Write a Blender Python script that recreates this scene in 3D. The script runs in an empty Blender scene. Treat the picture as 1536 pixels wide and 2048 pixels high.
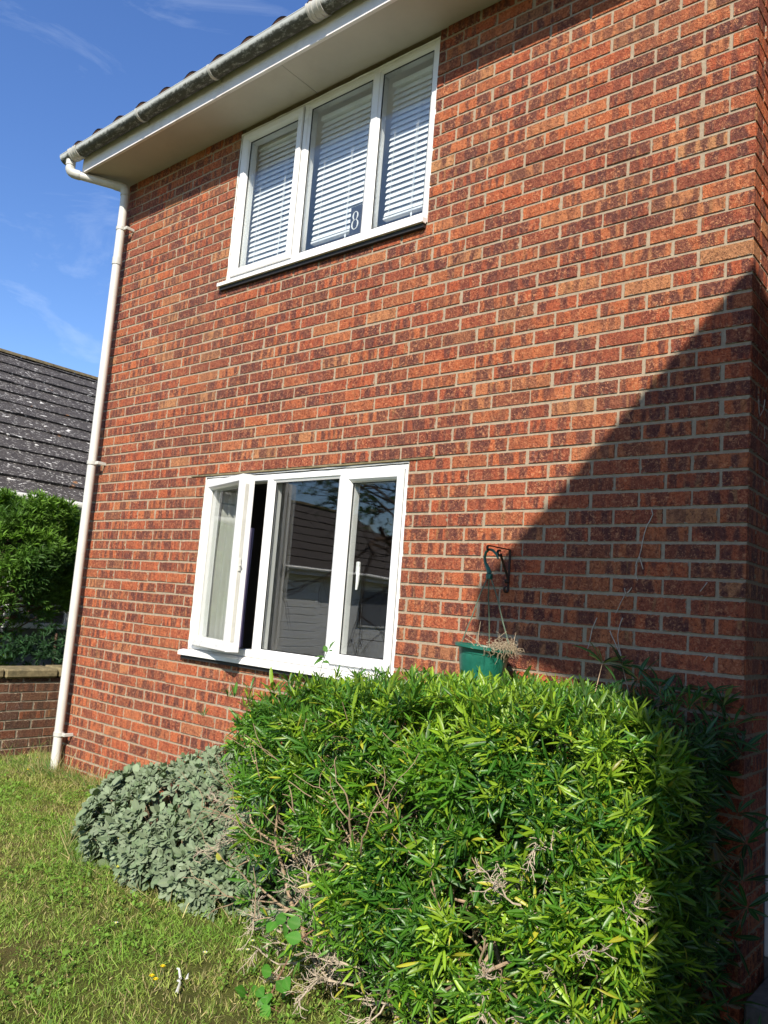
import bpy, math, random
import numpy as np
from mathutils import Vector, Matrix
from mathutils import noise as mnoise
random.seed(7); rng = np.random.default_rng(11)
C = bpy.context.scene.collection
SC = bpy.context.scene
R = math.radians

# ------------------------------------------------------------------ camera
cd = bpy.data.cameras.new('camera'); cam = bpy.data.objects.new('camera', cd); C.objects.link(cam)
cd.sensor_fit = 'VERTICAL'; cd.sensor_height = 36; cd.lens = 27.766; cd.clip_start = .05; cd.clip_end = 2000
Mx = [[0.76904453, 0.63456876, 0.07676588], [-0.01983317, 0.14372935, -0.98941825], [-0.63888744, 0.75938420, 0.12311978]]
cam.matrix_world = Matrix([[Mx[0][i], -Mx[1][i], -Mx[2][i], (0.8954, -3.3057, 1.3516)[i]] for i in range(3)] + [[0, 0, 0, 1]])
SC.camera = cam
# ------------------------------------------------------------------ light
SUN = Vector((.57, -1.0, .95)).normalized()
sl = bpy.data.lights.new('sun', 'SUN'); sl.energy = 4.9; sl.angle = R(.55); sl.color = (1, .93, .82)
so = bpy.data.objects.new('sun', sl); C.objects.link(so); so.rotation_euler = (-SUN).to_track_quat('-Z', 'Y').to_euler(); so.location = (6, -10, 12)
W = bpy.data.worlds.new('World'); SC.world = W; W.use_nodes = True
wn = W.node_tree; wn.nodes.clear()
def wnode(t): return wn.nodes.new(t)
sky = wnode('ShaderNodeTexSky'); sky.sky_type = 'NISHITA'; sky.sun_disc = False
sky.sun_elevation = math.asin(SUN.z); sky.sun_rotation = math.atan2(SUN.x, SUN.y)
sky.air_density = 1.15; sky.dust_density = .35; sky.ozone_density = 4.5; sky.altitude = 20
hs = wnode('ShaderNodeHueSaturation'); hs.inputs['Saturation'].default_value = 1.16; hs.inputs['Hue'].default_value = .512
bg = wnode('ShaderNodeBackground'); bg.inputs['Strength'].default_value = .126
wo = wnode('ShaderNodeOutputWorld')
tc = wnode('ShaderNodeTexCoord'); mp = wnode('ShaderNodeMapping'); mp.inputs['Scale'].default_value = (1.6, 1.6, 5.5); mp.inputs['Location'].default_value = (5.4, 1.6, 2.3)
nz = wnode('ShaderNodeTexNoise'); nz.inputs['Scale'].default_value = 2.6; nz.inputs['Detail'].default_value = 7; nz.inputs['Roughness'].default_value = .62; nz.inputs['Distortion'].default_value = .6
cr = wnode('ShaderNodeValToRGB'); cr.color_ramp.elements[0].position = .58; cr.color_ramp.elements[1].position = .80
cr.color_ramp.elements[1].color = (.22, .22, .22, 1)
mx = wnode('ShaderNodeMixRGB'); mx.inputs['Color2'].default_value = (6.0, 6.6, 7.4, 1)
L = wn.links
L.new(tc.outputs['Generated'], mp.inputs['Vector']); L.new(mp.outputs[0], nz.inputs['Vector']); L.new(nz.outputs['Fac'], cr.inputs[0])
L.new(sky.outputs[0], hs.inputs['Color']); L.new(hs.outputs[0], mx.inputs['Color1']); L.new(cr.outputs[0], mx.inputs['Fac'])
L.new(mx.outputs[0], bg.inputs[0]); L.new(bg.outputs[0], wo.inputs[0])
SC.view_settings.view_transform = 'Standard'; SC.view_settings.look = 'None'; SC.view_settings.gamma = 1
SC.view_settings.exposure = .62
SC.render.engine = 'CYCLES'
SC.cycles.max_bounces = 8; SC.cycles.transparent_max_bounces = 16; SC.cycles.diffuse_bounces = 3

# ------------------------------------------------------------------ material helpers
class NT:
    def __init__(s, name):
        s.m = bpy.data.materials.new(name); s.m.use_nodes = True; s.t = s.m.node_tree; s.t.nodes.clear()
        s.out = s.n('ShaderNodeOutputMaterial'); s.b = s.n('ShaderNodeBsdfPrincipled'); s.l(s.b.outputs[0], s.out.inputs[0])
    def n(s, t, **k):
        o = s.t.nodes.new(t)
        for a, b in k.items(): setattr(o, a, b)
        return o
    def l(s, a, b): s.t.links.new(a, b)
    def val(s, sock, v):
        if hasattr(v, 'links'): s.l(v, sock)
        else: sock.default_value = v
    def math(s, op, a, b=0., c=None, clamp=False):
        o = s.n('ShaderNodeMath', operation=op, use_clamp=clamp); s.val(o.inputs[0], a); s.val(o.inputs[1], b)
        if c is not None: s.val(o.inputs[2], c)
        return o.outputs[0]
    def mix(s, f, a, b, bt='MIX'):
        o = s.n('ShaderNodeMixRGB', blend_type=bt); s.val(o.inputs[0], f)
        s.val(o.inputs[1], a if hasattr(a, 'links') else (*a, 1)); s.val(o.inputs[2], b if hasattr(b, 'links') else (*b, 1)); return o.outputs[0]
    def noise(s, vec, scale, detail=4, rough=.55, dist=0.):
        o = s.n('ShaderNodeTexNoise'); s.l(vec, o.inputs['Vector']); o.inputs['Scale'].default_value = scale
        o.inputs['Detail'].default_value = detail; o.inputs['Roughness'].default_value = rough; o.inputs['Distortion'].default_value = dist; return o.outputs['Fac']
    def ramp(s, f, *st):
        o = s.n('ShaderNodeValToRGB'); s.l(f, o.inputs[0]); e = o.color_ramp.elements
        while len(e) < len(st): e.new(.5)
        for i, (p, c) in enumerate(st):
            e[i].position = p; e[i].color = (*c, 1) if hasattr(c, '__len__') else (c, c, c, 1)
        return o.outputs[0]
    def mapr(s, f, a, b, c, d, smooth=False):
        o = s.n('ShaderNodeMapRange', interpolation_type='SMOOTHSTEP' if smooth else 'LINEAR'); s.val(o.inputs[0], f)
        for i, v in enumerate((a, b, c, d)): s.val(o.inputs[i + 1], v)
        return o.outputs[0]
    def pos(s): return s.n('ShaderNodeNewGeometry').outputs['Position']
    def obj(s): return s.n('ShaderNodeTexCoord').outputs['Object']
    def scale(s, vec, sc, loc=(0, 0, 0), rot=(0, 0, 0)):
        o = s.n('ShaderNodeMapping'); s.l(vec, o.inputs[0]); o.inputs['Scale'].default_value = sc; o.inputs['Location'].default_value = loc; o.inputs['Rotation'].default_value = rot; return o.outputs[0]
    def bump(s, h, strength, dist, prev=None):
        o = s.n('ShaderNodeBump'); o.inputs['Strength'].default_value = strength; o.inputs['Distance'].default_value = dist; s.l(h, o.inputs['Height'])
        if prev is not None: s.l(prev, o.inputs['Normal'])
        return o.outputs[0]
    def set(s, col=None, rough=None, normal=None, spec=None, **k):
        if col is not None: s.val(s.b.inputs['Base Color'], col if hasattr(col, 'links') else (*col, 1))
        if rough is not None: s.val(s.b.inputs['Roughness'], rough)
        if normal is not None: s.l(normal, s.b.inputs['Normal'])
        if spec is not None: s.val(s.b.inputs['Specular IOR Level'], spec)
        for a, v in k.items(): s.val(s.b.inputs[a], v)
        return s.m
def worn(name, col, rough=.5, var=.15, scale=18, dirt=None, dirtamt=.0, bumpamt=.1, spec=.4):
    t = NT(name); p = t.pos(); n1 = t.noise(p, scale, 6, .65); n2 = t.noise(p, scale * 9, 3)
    lo = tuple(c * (1 - var) for c in col); hi = tuple(min(1, c * (1 + var)) for c in col)
    c = t.ramp(n1, (.3, lo), (.7, hi))
    if dirt:
        m = t.mapr(t.noise(t.scale(p, (1, 1, 1), (4, 2, 7)), scale * .45, 8, .7), .62 - dirtamt * .25, .80, 0, dirtamt * 1.6, True)
        c = t.mix(m, c, dirt)
    r = t.mapr(n1, .2, .8, max(0, rough - .12), rough + .12)
    return t.set(c, r, t.bump(n2, bumpamt, .002), spec)

def uv_attr(t):
    o = t.n('ShaderNodeUVMap', uv_map='brick'); s = t.n('ShaderNodeSeparateXYZ'); t.l(o.outputs[0], s.inputs[0]); return s.outputs[0], s.outputs[1]
def brick_mat(name, cols, dark=(.092, .030, .026), darkamt=1.0, lowamt=.50, gritcol=(.62, .27, .12), mortar=(.385, .30, .21)):
    t = NT(name); u, v = uv_attr(t)
    a = t.n('ShaderNodeAttribute', attribute_name='bk'); sp = t.n('ShaderNodeSeparateColor'); t.l(a.outputs['Color'], sp.inputs[0])
    r1, r2, r3 = sp.outputs[0], sp.outputs[1], sp.outputs[2]; ln = a.outputs['Alpha']   # alpha = brick length / 0.25
    p = t.pos()
    base = t.ramp(r1, *cols)
    zs_ = t.n('ShaderNodeSeparateXYZ'); t.l(t.pos(), zs_.inputs[0])
    low = t.mapr(t.math('ADD', zs_.outputs[2], t.mapr(t.noise(t.pos(), 1.3, 3), .3, .7, -.8, .8)), .2, 2.8, lowamt, 0); base = t.mix(low, base, (.58, .145, .058))
    # kiln flash bands across the length of each brick
    cx = t.n('ShaderNodeCombineXYZ'); t.l(t.math('MULTIPLY', t.math('MULTIPLY', u, ln), 4.4), cx.inputs[0]); t.l(t.math('MULTIPLY', r2, 97.), cx.inputs[1]); t.l(t.math('MULTIPLY', v, .22), cx.inputs[2])
    bn = t.noise(cx.outputs[0], 1.55, 1.5, .4)
    band = t.mapr(bn, .40, .56, 0, 1, True)
    n1 = t.noise(p, 62, 5, .7)
    grit = t.noise(p, 78, 4, .78, .8)
    # blotch: an oval dark heart on the face
    du = t.math('MULTIPLY', t.math('SUBTRACT', u, .5), 2.); dv = t.math('MULTIPLY', t.math('SUBTRACT', v, .5), 2.)
    ed = t.math('MAXIMUM', t.math('POWER', t.math('ABSOLUTE', du), 5.), t.math('POWER', t.math('ABSOLUTE', dv), 4.))
    band = t.math('MULTIPLY', band, t.mapr(ed, .25, .95, 1, .25))
    amt = t.math('MULTIPLY', t.mapr(r3, .08, .5, .25, .84), darkamt)
    dk = t.math('MULTIPLY', band, amt, clamp=True)
    dk = t.math('ADD', dk, t.mapr(n1, .45, .75, 0, .22), clamp=True)
    whole = t.mapr(r3, .88, .92, 0, .55)
    dk = t.math('MAXIMUM', dk, whole)
    c = t.mix(dk, base, dark)
    tan = t.mapr(t.noise(cx.outputs[0], 2.3, 1, .4), .60, .72, 0, 1, True)
    tan = t.math('MULTIPLY', tan, t.mapr(r2, .55, .8, 0, .75))
    c = t.mix(tan, c, (.34, .155, .062))
    # rustic grit
    c = t.mix(t.math('MULTIPLY', t.mapr(grit, .53, .62, 0, .80), t.mapr(t.noise(p, 7, 3, .6), .35, .62, .35, 1)), c, gritcol)
    c = t.mix(t.mapr(grit, .47, .38, 0, .72), c, (.060, .016, .012))
    # broad weathering
    c = t.mix(t.mapr(t.noise(t.scale(p, (1, 1, .35)), 1.5, 6, .7), .48, .70, 0, .30), c, (.16, .075, .045))
    bl = t.mapr(t.noise(p, 1.7, 5, .7), .60, .78, 0, 1); c = t.mix(t.math('MULTIPLY', bl, t.mapr(t.noise(p, 90, 3, .6), .5, .66, 0, .45)), c, (.55, .42, .38))
    # mortar smeared over ragged edges
    eu = t.math('MULTIPLY', t.math('MINIMUM', u, t.math('SUBTRACT', 1., u)), t.math('MULTIPLY', ln, .25)); ev = t.math('MULTIPLY', t.math('MINIMUM', v, t.math('SUBTRACT', 1., v)), .065)
    em = t.math('ADD', t.math('MINIMUM', eu, ev), t.mapr(t.noise(p, 38, 5, .7), .3, .7, -.0065, .0070))
    edge = t.mapr(em, .0006, .0022, 1, 0)
    c = t.mix(edge, c, t.mix(t.mapr(t.noise(p, 45, 5, .7), .3, .7, 0, 1), tuple(x * .72 for x in mortar), tuple(x * 1.15 for x in mortar)))
    h = t.math('ADD', t.math('MULTIPLY', grit, 1.0), t.math('MULTIPLY', n1, .7))
    h = t.math('ADD', h, t.math('MULTIPLY', t.noise(t.scale(p, (1, 1, .4)), 150, 2, .5, 1.2), .9))
    nb = t.bump(h, 1., .007)
    return t.set(c, t.mapr(grit, .3, .7, .95, .62), nb, .32)
MORTAR = (.375, .30, .21)
def mortar_mat(name, col=MORTAR):
    t = NT(name); p = t.pos(); c = t.ramp(t.noise(p, 45, 6, .7), (.3, tuple(x * .72 for x in col)), (.7, tuple(x * 1.15 for x in col)))
    c = t.mix(t.mapr(t.noise(p, 2.2, 4, .6), .45, .7, 0, .4), c, tuple(x * .72 for x in col))
    return t.set(c, .95, t.bump(t.noise(p, 260, 4, .7), .8, .003), .2)
BC = [(0, (.23, .058, .028)), (.25, (.34, .076, .032)), (.48, (.44, .094, .032)), (.66, (.37, .112, .042)), (.84, (.48, .116, .036)), (1, (.46, .215, .088))]
M = {}
M['brick'] = brick_mat('house_brick', BC)
M['mortar'] = mortar_mat('mortar')
M['oldbrick'] = brick_mat('garden_wall_brick', [(0, (.10, .050, .030)), (.4, (.165, .066, .036)), (.80, (.19, .095, .050)), (.88, (.30, .080, .030)), (1, (.34, .09, .03))], dark=(.05, .032, .022), darkamt=.8, lowamt=0., gritcol=(.26, .15, .085))
M['oldmortar'] = mortar_mat('old_mortar', (.27, .23, .17))
M['coping'] = worn('coping_stone', (.20, .16, .085), .9, .4, 22, (.05, .05, .03), .6, .8, .2)
M['pvc'] = worn('white_pvc', (.74, .735, .715), .32, .04, 6, (.42, .38, .30), .10, .04, .5)
M['sill'] = worn('white_sill', (.78, .77, .73), .38, .05, 9, (.35, .32, .26), .28, .06, .5)
M['gasket'] = worn('black_gasket', (.018, .018, .018), .6, .2)
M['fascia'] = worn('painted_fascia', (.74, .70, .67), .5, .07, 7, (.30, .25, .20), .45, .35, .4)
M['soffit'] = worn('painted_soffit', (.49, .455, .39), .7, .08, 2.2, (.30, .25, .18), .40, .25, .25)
M['pipe'] = worn('pvc_pipe', (.60, .585, .53), .36, .09, 4, (.36, .33, .26), .22, .06, .5)
M['pipe_grey'] = worn('pvc_pipe_fitting', (.52, .51, .46), .45, .1, 12, (.2, .19, .15), .35, .1, .4)
def gutter_mat():
    t = NT('mossy_gutter'); p = t.pos(); s = t.n('ShaderNodeSeparateXYZ'); t.l(t.obj(), s.inputs[0])
    ang = t.math('ADD', s.outputs[2], t.mapr(t.noise(p, 26, 7, .75), .25, .75, -.016, .016))
    m = t.mapr(ang, -.020, -.037, 0, 1, True)
    m = t.math('MULTIPLY', m, t.mapr(t.noise(t.scale(p, (.5, 1, 1)), 34, 6, .8), .30, .52, .30, 1, True))
    c = t.mix(t.math('MULTIPLY', m, .93), (.50, .51, .47), (.038, .040, .026))
    return t.set(c, t.mapr(m, 0, 1, .38, .85), t.bump(t.noise(p, 120, 5, .7), .35, .003), .4)
M['gutter'] = gutter_mat()
M['rooftile'] = worn('brown_roof_tile', (.11, .055, .04), .9, .35, 14, (.16, .15, .10), .5, .8, .2)
def lichen_tile():
    t = NT('lichened_slate_tile'); p = t.pos(); o = t.obj()
    c = t.ramp(t.noise(p, 5, 6, .7), (.3, (.034, .030, .030)), (.7, (.062, .055, .052)))
    q = t.scale(o, (1, 1, 1))
    big = t.mapr(t.noise(q, .9, 3, .6), .40, .62, 0, 1)
    v = t.mapr(t.noise(t.scale(o, (1.3, .8, 1.3)), 24, 5, .70), .575, .625, 0, 1)
    c = t.mix(t.math('MULTIPLY', v, t.mapr(big, 0, 1, .35, .95)), c, (.50, .48, .44))
    w = t.mapr(t.noise(t.scale(o, (1.2, .8, 1.2), (9, 3, 1)), 11, 2, .45), .68, .71, 0, 1); c = t.mix(w, c, (.62, .60, .55))
    f = t.mapr(t.noise(o, 42, 4, .8), .52, .68, 0, .55); c = t.mix(f, c, (.22, .20, .17))
    r = t.mapr(t.noise(t.scale(o, (1, .7, 1), (2, 8, 5)), 3.6, 4, .6), .69, .74, 0, .9); c = t.mix(r, c, (.34, .15, .045))
    return t.set(c, .92, t.bump(t.noise(p, 60, 5, .7), .5, .006), .2)
M['lichen'] = lichen_tile()
M['plaintile'] = worn('grey_brown_tile', (.085, .070, .060), .9, .3, 12, (.14, .12, .10), .3, .6, .2)
M['ridge'] = worn('mossy_ridge_tile', (.12, .095, .05), .95, .45, 16, (.05, .045, .03), .6, .8, .2)
M['greyboard'] = worn('grey_cladding', (.13, .14, .16), .5, .06, 5)
M['whiteboard'] = worn('white_cladding', (.74, .74, .72), .5, .04, 3)
M['dark'] = worn('dark_void', (.02, .02, .022), .8)
M['room'] = worn('room_plaster', (.85, .85, .82), .9, .05, 3)
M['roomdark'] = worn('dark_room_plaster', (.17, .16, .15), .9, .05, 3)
M['blind'] = worn('white_blind_slat', (.84, .86, .87), .42, .03, 8, None, 0, .02, .5)
M['iron'] = worn('rusty_black_iron', (.035, .02, .014), .7, .5, 60, (.13, .045, .02), .5, .6, .3)
M['pot'] = worn('green_plastic', (.011, .115, .078), .36, .22, 25, (.08, .16, .12), .3, .12, .5)
M['wire'] = worn('green_grey_strand', (.12, .16, .11), .6, .3, 60)
M['stem'] = worn('dry_creeper_stem', (.50, .42, .34), .85, .3, 80)
M['twig'] = worn('woody_twig', (.30, .215, .135), .9, .35, 50, (.10, .07, .05), .5, .6, .2)
M['bark'] = worn('conifer_bark', (.10, .065, .045), .95, .4, 30, None, 0, 1, .2)
M['concrete'] = worn('concrete_step', (.17, .16, .145), .95, .3, 30, (.07, .07, .06), .6, .8, .2)
M['feather'] = worn('white_feather', (.75, .76, .78), .7, .1, 40)
M['paper'] = worn('torn_white_paper', (.60, .58, .53), .8, .2, 40)
M['petal'] = worn('yellow_petal', (.85, .62, .01), .6, .1, 60)
M['daisy'] = worn('white_petal', (.85, .84, .82), .6, .05, 60)
M['slate'] = worn('slate_plaque', (.045, .05, .055), .55, .1, 30)
M['numeral'] = worn('white_numeral', (.82, .82, .80), .5, .02, 30)
M['ceramic'] = worn('pale_ceramic', (.62, .66, .66), .4, .04, 10)
def curtain(name, col, transl=.35):
    t = NT(name); p = t.pos(); c = t.ramp(t.noise(t.scale(p, (1, 1, .1)), 60, 3), (.3, tuple(x * .85 for x in col)), (.7, col)); t.set(c, .85, None, .2)
    tr = t.n('ShaderNodeBsdfTranslucent'); t.l(c, tr.inputs[0]); ms = t.n('ShaderNodeMixShader'); ms.inputs[0].default_value = transl
    t.l(t.b.outputs[0], ms.inputs[1]); t.l(tr.outputs[0], ms.inputs[2]); t.l(ms.outputs[0], t.out.inputs[0]); return t.m
M['net'] = curtain('net_curtain', (.62, .62, .55)); M['lining'] = curtain('lining_curtain_cloth', (.30, .29, .26), .2); M['purple'] = curtain('purple_curtain', (.16, .13, .22), .15)
def glass_mat(name, f0, tint=(.93, .96, .95)):
    t = NT(name); g = t.n('ShaderNodeNewGeometry'); dt = t.n('ShaderNodeVectorMath', operation='DOT_PRODUCT'); t.l(g.outputs['Normal'], dt.inputs[0]); t.l(g.outputs['Incoming'], dt.inputs[1])
    cs = t.math('ABSOLUTE', dt.outputs['Value']); p5 = t.math('POWER', t.math('SUBTRACT', 1., cs), 5.)
    f = t.math('ADD', f0, t.math('MULTIPLY', p5, 1 - f0), clamp=True)
    tr = t.n('ShaderNodeBsdfTransparent'); tr.inputs[0].default_value = (*tint, 1); gl = t.n('ShaderNodeBsdfGlossy'); gl.inputs['Roughness'].default_value = .0
    nb = t.bump(t.noise(t.pos(), 2.2, 2, .5), .10, .004); t.l(nb, gl.inputs['Normal'])
    ms = t.n('ShaderNodeMixShader'); t.l(f, ms.inputs[0]); t.l(tr.outputs[0], ms.inputs[1]); t.l(gl.outputs[0], ms.inputs[2]); t.l(ms.outputs[0], t.out.inputs[0])
    t.t.nodes.remove(t.b); return t.m
M['glass'] = glass_mat('window_glass', .10, (.97, .985, .98)); M['glass_far'] = glass_mat('far_glass', .12)
def leaf_mat(name, gloss=.35, transl=.35, spec=.5, rib=.25):
    t = NT(name); a = t.n('ShaderNodeAttribute', attribute_name='tint'); c = a.outputs['Color']
    mid = t.mapr(a.outputs['Alpha'], .0, .35, rib, 0)
    c = t.mix(mid, c, (.34, .46, .16)) if rib > 0 else c
    g = t.n('ShaderNodeNewGeometry')
    c2 = t.mix(.35, c, (.14, .20, .07)); cc = t.mix(g.outputs['Backfacing'], c, c2)
    t.set(cc, gloss, t.bump(t.noise(t.pos(), 160, 2), .18, .002), spec)
    tr = t.n('ShaderNodeBsdfTranslucent'); tcx = t.mix(1., c, (1.3, 1.55, .55), 'MULTIPLY'); t.l(tcx, tr.inputs[0])
    ms = t.n('ShaderNodeMixShader'); ms.inputs[0].default_value = transl
    t.l(t.b.outputs[0], ms.inputs[1]); t.l(tr.outputs[0], ms.inputs[2]); t.l(ms.outputs[0], t.out.inputs[0]); return t.m
M['leaf'] = leaf_mat('shrub_leaf', .38, .30, .42); M['sage'] = leaf_mat('sage_leaf', .9, .06, .15, .12); M['grass'] = leaf_mat('grass_blade', .55, .38, .3, 0)
M['conifer'] = leaf_mat('conifer_spray', .6, .25, .3, 0); M['treeleaf'] = leaf_mat('tree_leaf', .5, .35, .4, 0)
def ground_mat():
    t = NT('lawn_soil'); p = t.pos()
    c = t.ramp(t.noise(p, 9, 8, .75), (.28, (.060, .050, .020)), (.5, (.105, .115, .026)), (.75, (.19, .18, .055)))
    c = t.mix(t.mapr(t.noise(p, 1.1, 5, .6), .50, .68, 0, .65), c, (.12, .072, .038))
    return t.set(c, .98, t.bump(t.noise(p, 55, 8, .8), 1, .02), .1)
M['ground'] = ground_mat()

# ------------------------------------------------------------------ mesh helpers
def link(name, me, mats, parent=None, loc=(0, 0, 0)):
    o = bpy.data.objects.new(name, me); C.objects.link(o); o.location = loc
    for m in (mats if isinstance(mats, (list, tuple)) else [mats]): me.materials.append(m)
    if parent is not None: o.parent = parent
    return o
def tag(o, label=None, cat=None, group=None, kind=None):
    if label: o['label'] = label
    if cat: o['category'] = cat
    if group: o['group'] = group
    if kind: o['kind'] = kind
    return o
def empty(name, loc, label, cat, group=None):
    o = bpy.data.objects.new(name, None); C.objects.link(o); o.location = loc; o.empty_display_size = .1
    return tag(o, label, cat, group)
class MB:
    def __init__(s): s.v = []; s.f = []; s.m = []; s.sm = []; s.mi = 0
    def add(s, vs, fs, smooth=False):
        b = len(s.v); s.v += [tuple(map(float, v)) for v in vs]; s.f += [tuple(b + i for i in f) for f in fs]; s.m += [s.mi] * len(fs); s.sm += [smooth] * len(fs); return s
    def box(s, a, b, ch=0.):
        (x0, y0, z0), (x1, y1, z1) = a, b
        if ch <= 0:
            vs = [(x, y, z) for x in (x0, x1) for y in (y0, y1) for z in (z0, z1)]
            return s.add(vs, [(0, 1, 3, 2), (4, 6, 7, 5), (0, 4, 5, 1), (2, 3, 7, 6), (0, 2, 6, 4), (1, 5, 7, 3)])
        c = ch; vs = []; idx = {}
        for ix, x in enumerate((x0, x1)):
            for iy, y in enumerate((y0, y1)):
                for iz, z in enumerate((z0, z1)):
                    sx, sy, sz = (1 - 2 * ix) * c, (1 - 2 * iy) * c, (1 - 2 * iz) * c
                    for k, q in enumerate(((x, y + sy, z + sz), (x + sx, y, z + sz), (x + sx, y + sy, z))):
                        idx[(ix, iy, iz, k)] = len(vs); vs.append(q)
        fs = []
        for i in (0, 1):
            fs.append([idx[(i, a_, b_, 0)] for a_, b_ in ((0, 0), (0, 1), (1, 1), (1, 0))]); fs.append([idx[(a_, i, b_, 1)] for a_, b_ in ((0, 0), (0, 1), (1, 1), (1, 0))]); fs.append([idx[(a_, b_, i, 2)] for a_, b_ in ((0, 0), (0, 1), (1, 1), (1, 0))])
        for a_ in (0, 1):
            for b_ in (0, 1):
                fs.append([idx[(0, a_, b_, 1)], idx[(1, a_, b_, 1)], idx[(1, a_, b_, 2)], idx[(0, a_, b_, 2)]])
                fs.append([idx[(a_, 0, b_, 0)], idx[(a_, 1, b_, 0)], idx[(a_, 1, b_, 2)], idx[(a_, 0, b_, 2)]])
                fs.append([idx[(a_, b_, 0, 0)], idx[(a_, b_, 1, 0)], idx[(a_, b_, 1, 1)], idx[(a_, b_, 0, 1)]])
                for c_ in (0, 1): fs.append([idx[(a_, b_, c_, k)] for k in range(3)])
        return s.add(vs, fs)
    def tube(s, pts, rad, n=6, caps=True, flat=None):
        pts = [Vector(p) for p in pts]; k = len(pts); rad = [rad] * k if not hasattr(rad, '__len__') else rad
        vs = []; up = None
        for i in range(k):
            d = (pts[min(i + 1, k - 1)] - pts[max(i - 1, 0)]).normalized()
            if up is None: up = d.orthogonal().normalized() if flat is None else Vector(flat)
            up = (up - d * up.dot(d)).normalized(); sd = d.cross(up)
            for j in range(n):
                a = 2 * math.pi * j / n; vs.append(pts[i] + (up * math.cos(a) + sd * math.sin(a)) * rad[i])
        fs = [(i * n + j, i * n + (j + 1) % n, (i + 1) * n + (j + 1) % n, (i + 1) * n + j) for i in range(k - 1) for j in range(n)]
        if caps: fs += [tuple(range(n))[::-1], tuple((k - 1) * n + j for j in range(n))]
        return s.add(vs, fs, n > 5)
    def lathe(s, prof, n=32, c=(0, 0, 0), mtx=None):
        vs = []
        for r, z in prof:
            for j in range(n):
                a = 2 * math.pi * j / n; v = Vector((r * math.cos(a), r * math.sin(a), z))
                if mtx is not None: v = mtx @ v
                vs.append(v + Vector(c))
        k = len(prof); return s.add(vs, [(i * n + j, i * n + (j + 1) % n, (i + 1) * n + (j + 1) % n, (i + 1) * n + j) for i in range(k - 1) for j in range(n)], True)
    def ring(s, x0, x1, z0, z1, prof, y=0.):
        """mitred rectangular frame in the xz plane; prof = list of (inset, y)"""
        vs = []
        for ins, yy in prof:
            vs += [(x0 + ins, y + yy, z0 + ins), (x1 - ins, y + yy, z0 + ins), (x1 - ins, y + yy, z1 - ins), (x0 + ins, y + yy, z1 - ins)]
        k = len(prof); return s.add(vs, [(i * 4 + j, i * 4 + (j + 1) % 4, (i + 1) * 4 + (j + 1) % 4, (i + 1) * 4 + j) for i in range(k - 1) for j in range(4)])
    def bar(s, prof, p0, p1):
        """prof = list of (u, v) for extrusion from p0 to p1; profile axes: u = x or z across, v = y"""
        p0 = Vector(p0); p1 = Vector(p1); d = (p1 - p0).normalized(); ux = Vector((0, 0, 1)) if abs(d.x) > .5 else Vector((1, 0, 0))
        n = len(prof); vs = [p + ux * a + Vector((0, b, 0)) for p in (p0, p1) for a, b in prof]
        return s.add(vs, [(j, (j + 1) % n, n + (j + 1) % n, n + j) for j in range(n)] + [tuple(range(n)), tuple(range(n, 2 * n))])
    def build(s, name, mats, parent=None, loc=(0, 0, 0)):
        me = bpy.data.meshes.new(name); v = s.v
        if any(loc): v = [(a - loc[0], b - loc[1], c - loc[2]) for a, b, c in v]
        me.from_pydata(v, [], s.f); me.polygons.foreach_set('material_index', s.m); me.polygons.foreach_set('use_smooth', s.sm)
        import bmesh
        bm = bmesh.new(); bm.from_mesh(me); bmesh.ops.recalc_face_normals(bm, faces=bm.faces); bm.to_mesh(me); bm.free()
        if any(s.sm):
            try: me.set_sharp_from_angle(angle=R(40))
            except Exception: pass
        me.update(); return link(name, me, mats, parent, loc)
def np_mesh(name, verts, faces, mats, parent=None, tint=None, uv=None, matidx=None, smooth=False, attr='tint'):
    verts = np.asarray(verts, np.float32).reshape(-1, 3); faces = np.asarray(faces, np.int32); nf, k = faces.shape
    me = bpy.data.meshes.new(name); me.vertices.add(len(verts)); me.vertices.foreach_set('co', verts.ravel())
    me.loops.add(nf * k); me.loops.foreach_set('vertex_index', faces.ravel())
    me.polygons.add(nf); me.polygons.foreach_set('loop_start', np.arange(nf, dtype=np.int32) * k); me.polygons.foreach_set('loop_total', np.full(nf, k, np.int32))
    if matidx is not None: me.polygons.foreach_set('material_index', np.asarray(matidx, np.int32))
    if smooth: me.polygons.foreach_set('use_smooth', np.ones(nf, bool))
    me.update(calc_edges=True)
    if uv is not None:
        l = me.uv_layers.new(name='brick'); l.data.foreach_set('uv', np.asarray(uv, np.float32)[faces.ravel()].ravel())
    if tint is not None:
        ca = me.color_attributes.new(attr, 'FLOAT_COLOR', 'POINT'); ca.data.foreach_set('color', np.asarray(tint, np.float32).ravel())
    me.validate(); return link(name, me, mats, parent)

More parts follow.
